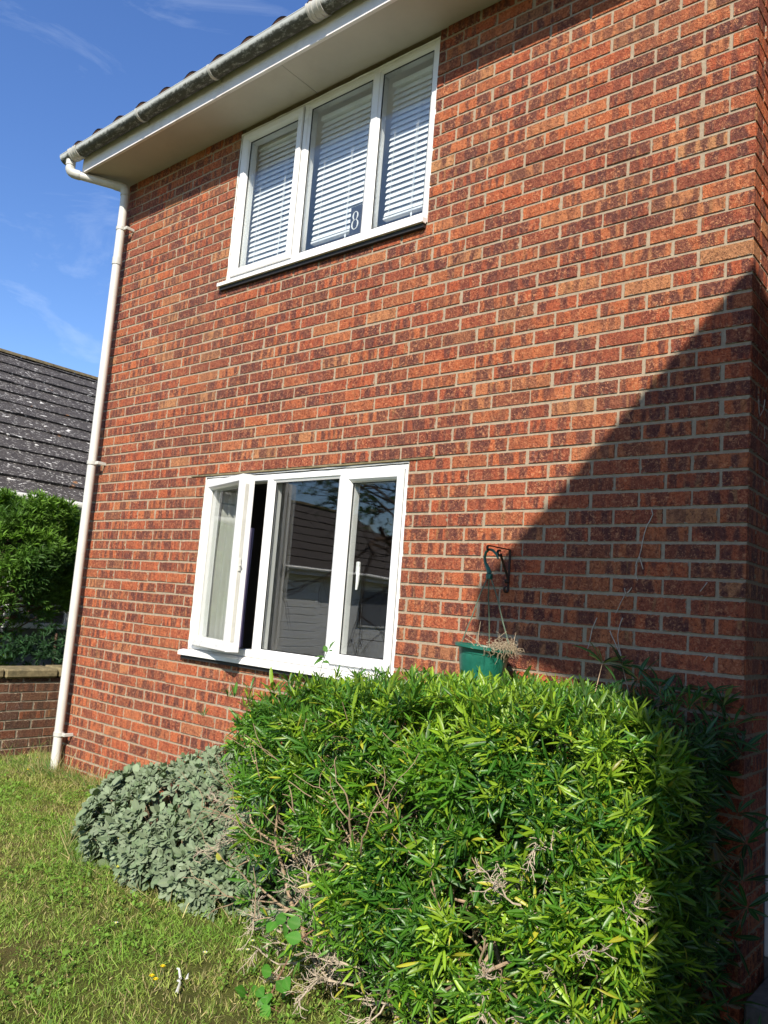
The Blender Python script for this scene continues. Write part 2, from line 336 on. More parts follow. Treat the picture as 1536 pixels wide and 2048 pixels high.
# leaf strips ------------------------------------------------------
def leaves(P, D, N, Ln, Wd, col, shape, fold=.35, curl=.25, droop=None):
    """P base, D direction, N up normal (all Nx3), Ln/Wd N, col Nx3, shape = [(t, halfwidth)]"""
    D = D / np.linalg.norm(D, axis=1, keepdims=True); S = np.cross(D, N); S /= np.linalg.norm(S, axis=1, keepdims=True) + 1e-9; U = np.cross(S, D)
    n = len(P); k = len(shape); V = np.zeros((n, k, 3, 3), np.float32); A = np.zeros((n, k, 3, 4), np.float32)
    cu = curl if hasattr(curl, '__len__') else np.full(n, curl)
    for i, (t, w) in enumerate(shape):
        ctr = P + D * (Ln * t)[:, None] - U * (Ln * cu * t * t)[:, None]
        ww = (Wd * w)[:, None]
        V[:, i, 0] = ctr - S * ww + U * ww * fold; V[:, i, 1] = ctr; V[:, i, 2] = ctr + S * ww + U * ww * fold
    A[..., :3] = col[:, None, None, :]; A[:, :, 0, 3] = 1; A[:, :, 2, 3] = 1; A[:, :, 1, 3] = 0
    base = (np.arange(n) * k * 3)[:, None]; F = []
    for i in range(k - 1):
        for j in (0, 1): F.append(base + np.array([[i * 3 + j, i * 3 + j + 1, (i + 1) * 3 + j + 1, (i + 1) * 3 + j]]))
    F = np.stack(F, 1).reshape(-1, 4); return V.reshape(-1, 3), F, A.reshape(-1, 4)
def unit(a): return a / (np.linalg.norm(a, axis=1, keepdims=True) + 1e-9)
def fnoise(P, s, seed=0.):
    return np.array([mnoise.noise(Vector((p[0] * s + seed, p[1] * s + seed * .7, p[2] * s - seed))) for p in P])

# ------------------------------------------------------------------ bricks
BH, BL, J = .075, .225, .010
def brick_face(name, origin, dx, nrm, length, z0, z1, openings, parent, mats, end_in=(0, 0), row0=0, jit=.0016, proud=.005, parity=0, mortar_back=None):
    """bricks on a vertical plane: dx horizontal unit direction starting at a corner, nrm outward normal; openings (s0,s1,z0,z1)"""
    O = np.array(origin, float); dx = np.array(dx, float); nn = np.array(nrm, float); V = []; F = []; UV = []; T = []; MI = []
    def quad(ps, uvs, col, mi):
        b = len(V); V.extend(ps); UV.extend(uvs); T.extend([col] * 4); F.append((b, b + 1, b + 2, b + 3)); MI.append(mi)
    def P(s, z, d): return O + dx * s + np.array([0, 0, z]) + nn * d
    j0 = math.floor(z0 / BH); j1 = math.ceil(z1 / BH)
    for j in range(j0, j1):
        za, zb = max(j * BH + J / 2, z0), min((j + 1) * BH - J / 2, z1)
        if zb - za < .012: continue
        off = (.1075 if (j + parity) % 2 == 0 else .22)
        edges = [0.0] + [off + BL * i for i in range(int(length / BL) + 2)]
        segs = [(0., length)]
        zc = (za + zb) / 2
        for (a, b, c, d) in openings:
            if c < zc < d:
                ns = []
                for (p, q) in segs:
                    if b <= p or a >= q: ns.append((p, q)); continue
                    if a > p: ns.append((p, a))
                    if b < q: ns.append((b, q))
                segs = ns
        for (p, q) in segs:
            for e0, e1 in zip(edges[:-1], edges[1:]):
                s0 = e0 + (J / 2 if e0 > 0 else 0); s1 = e1 - J / 2
                s0, s1 = max(s0, p), min(s1, q)
                if s1 - s0 < .03:
                    continue
                w = random.gauss(0, jit); a = random.gauss(0, jit * .6); dd = proud + max(-.002, min(.003, random.gauss(0, .0010)))
                fs0, fs1 = s0 + (random.gauss(0, .0022) if s0 > 0.001 else 0), s1 + random.gauss(0, .0022)
                fz0, fz1 = za + a + random.gauss(0, .0006), zb + a + random.gauss(0, .0006)
                c = (random.random(), random.random(), random.random(), (s1 - s0) / .25)
                if s0 < .001: random.seed(j * 31 + 5); c = (random.random(), random.random(), random.random(), (s1 - s0) / .25); random.seed(j * 917 + int(abs(origin[0] + length) * 77) + int(s1 * 1000))
                bv = .0028; i0 = (0 if s0 < .001 else bv)
                f = [P(fs0 + i0, fz0 + bv, dd), P(fs1 - bv, fz0 + bv, dd), P(fs1 - bv, fz1 - bv, dd), P(fs0 + i0, fz1 - bv, dd)]
                g = [P(fs0, fz0, -.004), P(fs1, fz0, -.004), P(fs1, fz1, -.004), P(fs0, fz1, -.004)]
                eu = bv / (s1 - s0); ev = bv / .065
                fu = [(eu * (i0 > 0), ev), (1 - eu, ev), (1 - eu, 1 - ev), (eu * (i0 > 0), 1 - ev)]; gu = [(0, 0), (1, 0), (1, 1), (0, 1)]
                if s0 < .001: gu = [(.1, 0), (1, 0), (1, 1), (.1, 1)]; fu = [(.1, ev), (1 - eu, ev), (1 - eu, 1 - ev), (.1, 1 - ev)]
                quad(f, fu, c, 0)
                for i in range(4):
                    k = (i + 1) % 4; quad([g[i], g[k], f[k], f[i]], [gu[i], gu[k], fu[k], fu[i]], c, 0)
    # mortar bed, cut round the openings and in small pieces so it is not one flat sheet
    xs = sorted(set([0., length] + [o[0] for o in openings] + [o[1] for o in openings])); xs = [x for x in xs if 0 <= x <= length]
    zs = sorted(set([z0, z1] + [o[2] for o in openings] + [o[3] for o in openings])); zs = [z for z in zs if z0 <= z <= z1]
    for a, b in zip(xs[:-1], xs[1:]):
        for c, d in zip(zs[:-1], zs[1:]):
            if any(o[0] < (a + b) / 2 < o[1] and o[2] < (c + d) / 2 < o[3] for o in openings): continue
            quad([P(a, c, 0), P(b, c, 0), P(b, d, 0), P(a, d, 0)], [(0, 0)] * 4, (0, 0, 0, 1), 1)
    # reveals
    for (a, b, c, d) in openings:
        for e in (-.11,):
            quad([P(a, c, 0.004), P(a, d, .004), P(a, d, e), P(a, c, e)], [(.5, .5)] * 4, (.4, .5, .3, .4), 1)
            quad([P(b, c, .004), P(b, d, .004), P(b, d, e), P(b, c, e)], [(.5, .5)] * 4, (.4, .5, .3, .4), 1)
            quad([P(a, c, .0), P(b, c, .0), P(b, c, e), P(a, c, e)], [(.5, .5)] * 4, (0, 0, 0, 1), 1)
            quad([P(a, d, .0), P(b, d, .0), P(b, d, e), P(a, d, e)], [(.5, .5)] * 4, (0, 0, 0, 1), 1)
    V = np.array(V); F = np.array(F)
    o = np_mesh(name, V, F, mats, parent, tint=T, uv=UV, matidx=MI, attr='bk'); return o

# ================================================================== SETTING
GZ = -.055
def ground():
    xs = np.concatenate([np.linspace(-300, -12, 10), np.linspace(-11, 4, 76), np.linspace(12, 300, 10)]); ys = np.concatenate([np.linspace(-300, -8, 10), np.linspace(-7, 5, 61), np.linspace(14, 300, 10)])
    X, Y = np.meshgrid(xs, ys, indexing='ij'); Z = np.full(X.shape, GZ)
    for i in range(len(xs)):
        for j in range(len(ys)):
            if abs(X[i, j]) < 12 and abs(Y[i, j]) < 9: Z[i, j] += .018 * mnoise.noise(Vector((X[i, j] * 1.7, Y[i, j] * 1.7, 0)))
    n = len(ys); V = np.stack([X, Y, Z], -1).reshape(-1, 3)
    F = [(i * n + j, (i + 1) * n + j, (i + 1) * n + j + 1, i * n + j + 1) for i in range(len(xs) - 1) for j in range(n - 1)]
    tag(np_mesh('ground', V, F, M['ground'], smooth=True), 'bare soil and thatch under the lawn', kind='structure')
ground()

# ------------------------------------------------------------------ main house
house = empty('brick_house', (-4.95, 0, 0), 'two storey red brick house wall with two white framed windows', 'house')
def HP(o): o.matrix_parent_inverse = house.matrix_world.inverted(); return o
bpy.context.view_layer.update()
def par(o, p):
    bpy.context.view_layer.update(); o.parent = p; o.matrix_parent_inverse = p.matrix_world.inverted(); return o
XL, XR = -3.50, -1.732
LW = (XL, XR, 1.0, 2.165); UW = (XL - .005, XR, 3.565, 4.70)
TOP = 4.725
ops = [(-XR, -XL, .955, LW[3]), (-XR, -UW[0], 3.53, TOP)]
par(brick_face('front_wall', (0, 0, 0), (-1, 0, 0), (0, -1, 0), 4.95, -.2, TOP, ops, None, [M['brick'], M['mortar']]), house)
par(brick_face('return_wall', (0, 0, 0), (0, 1, 0), (1, 0, 0), .334, -.2, TOP, [], None, [M['brick'], M['mortar']], parity=1), house)
par(brick_face('end_wall', (-4.95, 0, 0), (0, 1, 0), (-1, 0, 0), 6.5, -.2, TOP, [], None, [M['brick'], M['mortar']], parity=1), house)
par(brick_face('back_wall', (1.4, .334, 2.35), (-1, 0, 0), (0, -1, 0), 1.4, 0, TOP - 2.35, [], None, [M['brick'], M['mortar']]), house)
# inner leaf and rooms (seen through the glass)
b = MB()
def leaf_inner(b, ops, x0, x1, z0, z1, y0, y1):
    xs = sorted(set([x0, x1] + [o[0] for o in ops] + [o[1] for o in ops])); zs = sorted(set([z0, z1] + [o[2] for o in ops] + [o[3] for o in ops]))
    for a, c in zip(xs[:-1], xs[1:]):
        for d, e in zip(zs[:-1], zs[1:]):
            if any(o[0] < (a + c) / 2 < o[1] and o[2] < (d + e) / 2 < o[3] for o in ops): continue
            b.box((a, y0, d), (c, y1, e))
leaf_inner(b, [(XL + .0, XR - .0, .955, LW[3]), (UW[0], UW[1], 3.53, TOP - .02)], -4.94, -.01, -.2, TOP - .001, .115, .27)
par(b.build('inner_wall', M['room']), house)
b = MB(); b.box((-4.93, .272, -.1), (-.01, 3.6, 0.1)); b.box((-4.93, .272, 2.4), (-.01, 3.6, 2.7)); b.box((-4.93, 3.6, -.1), (-1.2, 3.7, 2.7)); b.box((-1.2, 3.6, -.1), (-.4, 3.7, 1.0)); b.box((-1.2, 3.6, 2.1), (-.4, 3.7, 2.7)); b.box((-.4, 3.6, -.1), (-.01, 3.7, 2.7)); b.box((-4.93, .272, .1), (-4.85, 3.6, 2.4)); b.box((-.1, .272, .1), (-.01, 3.6, 2.4))  # small back wall opening added to let some daylight into the room
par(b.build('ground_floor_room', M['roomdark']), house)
b = MB(); b.box((-4.93, .272, 2.702), (-.01, 3.599, 2.8)); b.box((-4.93, 3.6, 2.702), (-.01, 3.7, 3.0)); b.box((-4.93, 3.6, 4.5), (-.01, 3.7, TOP + .1)); b.box((-4.93, 3.6, 3.0), (-4.2, 3.7, 4.5)); b.box((-.8, 3.6, 3.0), (-.01, 3.7, 4.5)); b.box((-4.93, .272, TOP + .02), (-.01, 3.6, TOP + .1)); b.box((-4.93, .272, 2.8), (-4.85, 3.6, TOP)); b.box((-.1, .272, 2.8), (-.01, 3.6, TOP))  # wide back wall opening added so sky light brightens the room
par(b.build('upper_floor_room', M['room']), house)

# window frames ----------------------------------------------------
SASH = [(0, .072), (0, -.010), (.003, -.016), (.040, -.016), (.052, -.004), (.058, .010), (.058, .072)]
OUT = [(0, .08), (0, .006), (.003, .0), (.038, .0), (.044, .010), (.044, .08)]
def gl_pane(name, x0, x1, z0, z1, y, parent, mat, mtx=None):
    b = MB(); b.box((x0, y, z0), (x1, y + .02, z1)); o = b.build(name, mat); return par(o, parent)
def gasket(x0, x1, z0, z1, y, parent):
    b = MB(); b.ring(x0 - .004, x1 + .004, z0 - .004, z1 + .004, [(0, .004), (0, -.002), (.008, -.002), (.008, .004)], y); return par(b.build('gasket', M['gasket']), parent)
def window(tagname, x0, x1, z0, z1, y, mull, sashes, sill_z, label):
    b = MB(); b.ring(x0, x1, z0, z1, OUT, y)
    for m in mull:
        hw = .030; pr = [(-hw, .08), (-hw, .010), (-hw + .008, 0), (hw - .008, 0), (hw, .010), (hw, .08)]
        b.bar(pr, (m, y + .0006, z0 + .03), (m, y + .0006, z1 - .03))
    w = b.build('window', M['pvc']); tag(w, label); par(w, house)
    xs = [x0 + .044] + [c for m in mull for c in (m - .030, m + .030)] + [x1 - .044]
    lights = [(xs[0], xs[1]), (xs[2], xs[3]), (xs[4], xs[5])]
    for i, (a, c) in enumerate(lights):
        if i in sashes:
            sx0, sx1, sz0, sz1 = a - .016, c + .016, z0 + .030, z1 - .030
            b = MB(); b.ring(sx0, sx1, sz0, sz1, SASH, y); par(b.build('sash', M['pvc']), w)
            b = MB(); b.ring(sx0 - .0028, sx1 + .0028, sz0 - .0028, sz1 + .0028, [(0, .004), (0, -.0008), (.006, -.0008), (.006, .004)], y); par(b.build('shadow_gap_seal', M['gasket']), w)  # black ring draws the shadow gap between sash and frame
            g = (sx0 + .058, sx1 - .058, sz0 + .058, sz1 - .058, y + .018)
        elif i in (9,): continue
        elif sashes == (2,) and i == 0: continue
        else:
            # glazing bead
            b = MB(); b.ring(a - .002, c + .002, z0 + .042, z1 - .042, [(0, .03), (0, .006), (.014, .014), (.014, .03)], y); par(b.build('glazing_bead', M['pvc']), w)
            g = (a + .012, c - .012, z0 + .056, z1 - .056, y + .022)
        gasket(g[0], g[1], g[2], g[3], g[4] - .004, w); gl_pane('pane', g[0], g[1], g[2], g[3], g[4], w, M['glass'])
    # sill
    b = MB(); zt = sill_z; yf = -.048
    pf = [(yf, zt - .030), (yf, zt - .006), (yf + .008, zt - .001), (y + .002, zt + .010), (y + .05, zt + .010), (y + .05, zt - .012), (yf + .035, zt - .018), (yf + .034, zt - .030)]
    n = len(pf); xa, xb = x0 - .046, x1 + .005
    b.add([(xa, p, q) for p, q in pf] + [(xb, p, q) for p, q in pf], [(j, (j + 1) % n, n + (j + 1) % n, n + j) for j in range(n)] + [tuple(range(n)), tuple(range(n, 2 * n))])
    par(b.build('sill', M['sill']), w)
    b = MB(); b.box((xa + .01, -.030, zt - .055), (xb - .006, .04, zt - .0305)); par(b.build('sill_packer', M['gasket']), w)
    return w, lights
FY = .008
def sealant(o):
    b = MB(); random.seed(4); xa, xb, za, zb = o[0] + .003, o[1] - .003, o[2], o[3] - .006; n = 26
    pts = [(xa, za + (zb - za) * i / n) for i in range(n + 1)] + [(xa + (xb - xa) * i / n, zb) for i in range(1, n)] + [(xb, zb + (za - zb) * i / n) for i in range(n + 1)]
    b.tube([(x_ + random.gauss(0, .0012), .003 + random.gauss(0, .001), z_) for x_, z_ in pts], [max(.002, .0048 + random.gauss(0, .0011)) for _ in pts], 6, flat=(0, 1, 0))
    return b.build('sealant', M['sill'])
wl, ll = window('l', LW[0] + .004, LW[1] - .004, LW[2], LW[3] - .012, FY, (-2.852, -2.222), (2,), LW[2] - .012, 'ground floor white window with its left casement standing open')
par(sealant(LW), wl)
wu, lu = window('u', UW[0] + .004, UW[1] - .004, UW[2], UW[3] - .004, FY, (-2.845, -2.222), (0,), UW[2] - .012, 'upper window close under the soffit with white blinds behind it')
par(sealant((UW[0], UW[1], UW[2], 4.69)), wu)
# open casement, hinged on the left jamb of the lower window
hx, hz0, hz1 = LW[0] + .040, LW[2] + .030, LW[3] - .042
sw = ll[0][1] + .016 - hx
piv = bpy.data.objects.new('open_sash', None)
b = MB(); b.ring(0, sw, hz0, hz1, SASH, 0); os_ = b.build('open_sash', [M['pvc']])
os_.location = (hx, FY - .012, 0); os_.rotation_euler = (0, 0, -R(16.2)); bpy.data.objects.remove(piv)
par(os_, wl)
def loc_child(o): o.parent = os_; return o
b = MB(); b.box((.058, .018, hz0 + .058), (sw - .058, .038, hz1 - .058)); p_ = b.build('pane', M['glass'])
p_.matrix_world = os_.matrix_world.copy(); bpy.context.view_layer.update(); p_.parent = wl; p_.matrix_parent_inverse = wl.matrix_world.inverted(); p_.location = os_.location; p_.rotation_euler = os_.rotation_euler
b = MB(); b.ring(.054, sw - .054, hz0 + .054, hz1 - .054, [(0, .016), (0, .012), (.006, .012), (.006, .016)], 0); b.box((sw - .0005, .012, hz0 + .06), (sw + .002, .034, hz1 - .06))
g_ = b.build('gasket', M['pipe_grey']); g_.location = os_.location; g_.rotation_euler = os_.rotation_euler; par(g_, wl)
b = MB(); b.box((sw, .014, 1.52), (sw + .010, .030, 1.60), .002); b.box((sw + .006, .018, 1.55), (sw + .022, .026, 1.565), .002); 
g_ = b.build('lock', M['pipe_grey']); g_.location = os_.location; g_.rotation_euler = os_.rotation_euler; par(g_, wl)
# friction stay
b = MB(); b.box((hx + .05, FY + .006, LW[2] + .044), (hx + .50, FY + .022, LW[2] + .049)); b.tube([(hx + .30, FY + .01, LW[2] + .052), (hx + .40, FY - .085, LW[2] + .052)], .005, 4); par(b.build('window_stay', M['gasket']), wl)
# handle inside right light
b = MB(); b.tube([(-2.104, .075, 1.585), (-2.100, .068, 1.578), (-2.088, .055, 1.55), (-2.084, .050, 1.50), (-2.088, .050, 1.455)], [.009, .011, .011, .010, .007], 10); b.box((-2.118, .062, 1.545), (-2.094, .080, 1.615), .004)
par(b.build('handle', M['pvc']), wl)
# lintel strips
b = MB(); b.box((-3.655, -.010, 2.167), (-1.562, .03, 2.175)); par(b.build('lintel', M['coping']), house)

# eaves -------------------------------------------------------------
b = MB(); x = -5.07
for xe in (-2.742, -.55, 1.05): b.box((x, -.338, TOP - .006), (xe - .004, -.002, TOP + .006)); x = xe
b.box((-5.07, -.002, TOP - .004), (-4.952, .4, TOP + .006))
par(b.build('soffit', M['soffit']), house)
b = MB(); b.box((-5.085, -.362, TOP - .022), (1.05, -.339, TOP + .135), .002); par(b.build('fascia', M['fascia']), house)
b = MB(); b.box((-5.09, -.36, TOP - .015), (-5.072, 3.4, TOP + .13)); par(b.build('bargeboard', M['fascia']), house)
# roof
def main_roof():
    pitch = math.tan(R(32)); nx = int(6.4 / .3 * 10); ys = [-.405, -.38, 3.4]
    xs = np.linspace(-5.14, 1.15, nx); V = []; F = []
    rows = []; y = -.447; k = 0
    while y < 3.4: rows += [(y, .030), (y + .30, .0)]; y += .30
    for (yy, lift) in rows:
        for xx in xs:
            ph = ((xx + 5.14) / .30) % 1.; zz = .036 * max(0, math.cos(2 * math.pi * (ph - .25))) ** .8
            V.append((xx, yy, TOP + .197 + (yy + .36) * pitch + zz + lift))
    n = len(xs)
    for r in range(len(rows) - 1):
        for i in range(n - 1): F.append((r * n + i, r * n + i + 1, (r + 1) * n + i + 1, (r + 1) * n + i))
    b0 = len(V)
    for i in range(n): v = V[i]; V.append((v[0], v[1] + .004, v[2] - .020))
    for i in range(n - 1): F.append((i, i + 1, b0 + i + 1, b0 + i))
    # underside and back slope
    b1 = len(V); zr = TOP + .15 + (3.4 + .36) * pitch
    V.extend([(-5.13, -.37, TOP + .132), (1.14, -.37, TOP + .132), (1.14, 3.4, zr - .05), (-5.13, 3.4, zr - .05), (-5.13, 7.0, TOP + .1), (1.14, 7.0, TOP + .1), (1.14, 3.41, zr + .03), (-5.13, 3.41, zr + .03)])
    F.append((b1, b1 + 1, b1 + 2, b1 + 3)); F.append((b1 + 7, b1 + 6, b1 + 5, b1 + 4))
    o = np_mesh('roof', V, F, M['rooftile']); par(o, house)
main_roof()
b = MB(); b.add([(-4.95, 0, TOP), (-4.95, 6.9, TOP), (-4.95, 3.4, TOP + 2.4), (-4.86, 0, TOP), (-4.86, 6.9, TOP), (-4.86, 3.4, TOP + 2.4)], [(0, 1, 2), (5, 4, 3), (0, 2, 5, 3), (1, 4, 5, 2), (0, 3, 4, 1)]); par(b.build('gable', M['mortar']), house)
# gutter
GY, GZt, GR = -.425, TOP + .128, .057
def half_round(b, x0, x1, r, cy, cz, th=.003, n=16, open_=True):
    prof = [(cy + r * math.cos(a), cz - r * math.sin(a) * 1.02) for a in np.linspace(0, math.pi, n)]
    prof2 = [(cy + (r - th) * math.cos(a), cz - (r - th) * math.sin(a)) for a in np.linspace(math.pi, 0, n)]
    pf = prof + prof2; k = len(pf)
    b.add([(x0, p, q) for p, q in pf] + [(x1, p, q) for p, q in pf], [(j, (j + 1) % k, k + (j + 1) % k, k + j) for j in range(k)], True)
    for xx, o in ((x0, 0), (x1, 1)): b.add([(xx, p, q) for p, q in pf], [(j, j + 1, k - 2 - j, k - 1 - j) for j in range(n - 1)])
b = MB(); half_round(b, -5.25, 1.08, GR, GY, GZt)
b.tube([(-5.25, GY - GR + .002, GZt + .001), (1.08, GY - GR + .002, GZt + .001)], .0045, 8)
b.add([(-5.25, GY + GR * math.cos(a), GZt - GR * math.sin(a)) for a in np.linspace(0, math.pi, 14)] + [(-5.256, GY + GR * math.cos(a), GZt - GR * math.sin(a)) for a in np.linspace(0, math.pi, 14)], [tuple(range(14)), tuple(range(14, 28))] + [(i, i + 1, i + 15, i + 14) for i in range(13)])
gut = par(b.build('gutter', M['gutter'], None, (-2, GY, GZt)), house)
for xb in (-4.153, -3.308, -1.4, -.5):
    b = MB(); half_round(b, xb - .011, xb + .011, GR + .006, GY, GZt + .002, .004); b.tube([(xb, GY + GR, GZt - .03), (xb, -.364, GZt - .055)], .006, 5)
    par(b.build('gutter_bracket', M['pipe_grey']), gut)
for xb in (-5.06, -2.325):
    b = MB(); half_round(b, xb - .055, xb + .055, GR + .006, GY, GZt + .003, .004)
    for q in (-.05, -.022, .022, .05): half_round(b, xb + q - .008, xb + q + .008, GR + .010, GY, GZt + .004, .004)
    par(b.build('gutter_union', M['pipe_grey']), gut)
# downpipe
PX, PY, PR = -4.868, -.082, .034
dp = empty('downpipe', (PX, PY, GZ), None, None); par(dp, house)
OX = -5.165; z_out = GZt - GR
def arc_pts(pts, r=.05, n=5):
    out = [Vector(pts[0])]
    for a, b_, c in zip(pts[:-2], pts[1:-1], pts[2:]):
        a, b_, c = Vector(a), Vector(b_), Vector(c); u = (a - b_).normalized(); v = (c - b_).normalized()
        for i in range(n + 1):
            t = i / n; p = b_ + u * r * (1 - t) ** 2 + v * r * t ** 2; out.append(p)
    out.append(Vector(pts[-1])); return out
path = [(OX, GY, z_out + .01), (OX, GY, z_out - .095), (PX, PY, TOP - .085), (PX, PY, TOP - .30)]
b = MB(); b.tube(arc_pts(path), PR, 20); par(b.build('swan_neck', M['pipe']), dp)
b = MB(); b.tube([(PX, PY, TOP - .22), (PX, PY, 4.02)], PR + .0, 20); b.tube([(PX, PY, 4.03), (PX + .006, PY, .02), (PX + .006, PY - .004, -.06)], PR - .001, 20); par(b.build('pipe', M['pipe']), dp)
b = MB(); p0 = Vector(path[1]); p1 = Vector(path[2]); d = (p1 - p0).normalized()
b.tube([Vector(path[0]), Vector(path[0]) - Vector((0, 0, .045))], PR + .004, 20)
b.tube(arc_pts([(OX, GY, z_out - .055), path[1], tuple(p0 + d * .085)], .045), PR + .004, 20); par(b.build('outlet_bend', M['pipe_grey']), dp)
b = MB(); b.tube(arc_pts([tuple(p1 - d * .09), path[2], (PX, PY, TOP - .155)], .045), PR + .004, 20); par(b.build('wall_bend', M['pipe_grey']), dp)
b = MB(); b.tube([(PX, PY, 4.035), (PX, PY, 3.975)], PR + .004, 20); par(b.build('pipe_socket', M['pipe_grey']), dp)
def clip(z, x=PX):
    b = MB(); b.tube([(x, PY, z - .014), (x, PY, z + .014)], PR + .005, 20); b.box((x + .02, PY + .005, z - .013), (x + .074, PY + .013, z + .013), .002)
    b.box((x + .060, PY + .012, z - .012), (x + .074, -.001, z + .012), .002); b.tube([(x + .060, PY + .003, z), (x + .060, PY + .008, z)], .005, 8)
    par(b.build('pipe_clip', M['pipe_grey']), dp)
clip(4.285); clip(2.327, PX + .003); clip(.235, PX + .008)
# door in the recess at the right
b = MB(); b.box((.004, .337, .09), (.07, .40, 2.349), .004); b.box((1.03, .337, .09), (1.10, .40, 2.349)); b.box((.07, .337, 2.28), (1.03, .40, 2.349))
dr = par(b.build('door', M['pvc']), house)
b = MB(); b.box((.07, .365, .09), (1.03, .385, 2.28))
for k in range(8): b.box((.08, .360, .12 + k * .26), (1.02, .3655, .36 + k * .26), .003)
par(b.build('door_panel', M['whiteboard']), dr)
b = MB(); b.box((.006, .336, -.2), (1.6, .8, .088)); b.box((.02, .0, -.2), (1.6, .3355, .03), .01); tag(par(b.build('doorstep', M['concrete']), house), 'rough concrete step below the white door frame')

# blinds ------------------------------------------------------------
def blind(x0, x1, ztop, zbot, label):
    bl = empty('venetian_blind', ((x0 + x1) / 2, .12, ztop), label, 'blind', 'white venetian blinds in the upper window'); bpy.context.view_layer.update()
    b = MB(); b.box((x0, .102, ztop - .032), (x1, .140, ztop), .003); par(b.build('headrail', M['blind']), bl)
    b = MB(); pitch = .0385; n = int((ztop - zbot - .07) / pitch); w = .0265
    for k in range(n):
        z = ztop - .055 - k * pitch + random.gauss(0, .0006); t = R(65 + random.gauss(0, 1.3)); sx = random.gauss(0, .001); tilt = random.gauss(0, .0012)
        pts = []
        for s in (-1, -.5, 0, .5, 1):
            cy, cz = w * s * math.cos(t), w * s * math.sin(t); bow = .0028 * (1 - s * s)
            pts.append((.121 + cy - bow * math.sin(t), z + cz + bow * math.cos(t)))
        b.add([(x0 + .006 + sx, y_, z_ - tilt) for y_, z_ in pts] + [(x1 - .006 + sx, y_, z_ + tilt) for y_, z_ in pts], [(i, i + 1, i + 6, i + 5) for i in range(4)], True)
    par(b.build('slats', M['blind']), bl)
    zb = ztop - .055 - n * pitch
    b = MB(); b.box((x0 + .006, .104, zb - .010), (x1 - .006, .138, zb + .006), .003); par(b.build('bottom_rail', M['blind']), bl)
    for fx in (.16, .62, .88):
        b = MB(); xx = x0 + (x1 - x0) * fx; b.tube([(xx, .094, ztop - .01), (xx + .001, .094, zb)], .0012, 5)
        if fx == .62: b.tube([(xx + .018, .090, ztop - .01), (xx + .012, .088, zb - .03)], .0012, 5); b.lathe([(.001, .0), (.005, -.004), (.006, -.018), (.003, -.028)], 8, (xx + .012, .088, zb - .03))
        par(b.build('cord', M['blind']), bl)
for (a, c), zb, lb in zip(lu, (3.655, 3.675, 3.70), ('white venetian blind in the left light of the upper window', 'widest white venetian blind, above the black number plaque', 'white venetian blind in the upper light nearest the house corner')):
    blind(a + .02, c - .02, UW[3] - .075, zb, lb)
# number plaque and bowl on the inner sill
b = MB(); b.box((XL, .05, 3.555), (XR, .30, 3.575)); par(b.build('inner_sill', M['pvc']), wu)
nm = empty('number_plaque', (-2.36, .095, 3.575), 'dark slate plaque with white numeral 8 standing inside the upper window', 'sign'); bpy.context.view_layer.update()
b = MB(); b.box((-2.42, .088, 3.575), (-2.315, .10, 3.66), .002); par(b.build('stand', M['ceramic']), nm)
b = MB(); b.box((-2.412, .074, 3.655), (-2.322, .083, 3.850), .0015); par(b.build('plate', M['slate']), nm)
b = MB()
def ringtube(cx, cz, rx, rz, y):
    n = 28; vs = []
    for j in range(n):
        a = 2 * math.pi * j / n; ct, st = math.cos(a), math.sin(a); th = .0035 + .0060 * abs(ct)   # thick sides, thin top and bottom
        for q, yy in ((1, y), (1, y + .003), (0, y + .003), (0, y)):
            rr_x = rx if q else rx - th; rr_z = rz if q else rz - .0045
            vs.append((cx + rr_x * ct, yy, cz + rr_z * st))
    b.add(vs, [(4 * j + k, 4 * j + (k + 1) % 4, 4 * ((j + 1) % n) + (k + 1) % 4, 4 * ((j + 1) % n) + k) for j in range(n) for k in range(4)])
ringtube(-2.367, 3.727, .029, .034, .071); ringtube(-2.367, 3.785, .024, .029, .071)
par(b.build('numeral', M['numeral']), nm)
b = MB(); b.lathe([(.0, 3.576), (.055, 3.576), (.075, 3.62), (.078, 3.65), (.074, 3.652), (.068, 3.622), (.045, 3.59), (.0, 3.588)], 28, (-2.635, .155, 0)); tag(b.build('bowl', M['ceramic']), 'pale ceramic bowl on the inside sill left of the number plaque', 'bowl')

# curtains ------------------------------------------------------------
def curtain_mesh(name, x0, x1, z0, z1, y, amp, per, mat, label, seed=0):
    nx, nz = 80, 14; V = []; 
    for i in range(nx + 1):
        for j in range(nz + 1):
            fx = i / nx; fz = j / nz; x = x0 + (x1 - x0) * fx; z = z0 + (z1 - z0) * fz
            ph = 2 * math.pi * (x - x0) / per + .8 * math.sin(3 * fx + seed) + .3 * math.sin(4 * fz + seed)
            V.append((x + .004 * math.sin(5 * fz + 9 * fx), y + amp * math.sin(ph) * (1.15 - .3 * fz) + .004 * math.sin(11 * fx + 3 * fz), z))
    F = [(i * (nz + 1) + j, (i + 1) * (nz + 1) + j, (i + 1) * (nz + 1) + j + 1, i * (nz + 1) + j + 1) for i in range(nx) for j in range(nz)]
    o = np_mesh(name, V, F, mat, smooth=True); tag(o, label, 'curtain'); return o
curtain_mesh('net_curtain', -3.49, -3.13, 1.01, 2.14, .090, .014, .062, M['net'], 'pale pleated net curtain behind the open casement', 1)
curtain_mesh('drape', -3.14, -3.075, 1.01, 1.82, .10, .010, .026, M['purple'], 'purple drape showing in the gap of the open casement', 3)
curtain_mesh('lining_curtain', -3.04, -2.88, .6, 2.3, .21, .028, .055, M['lining'], 'gathered pale curtain at the left of the middle ground floor light', 2)

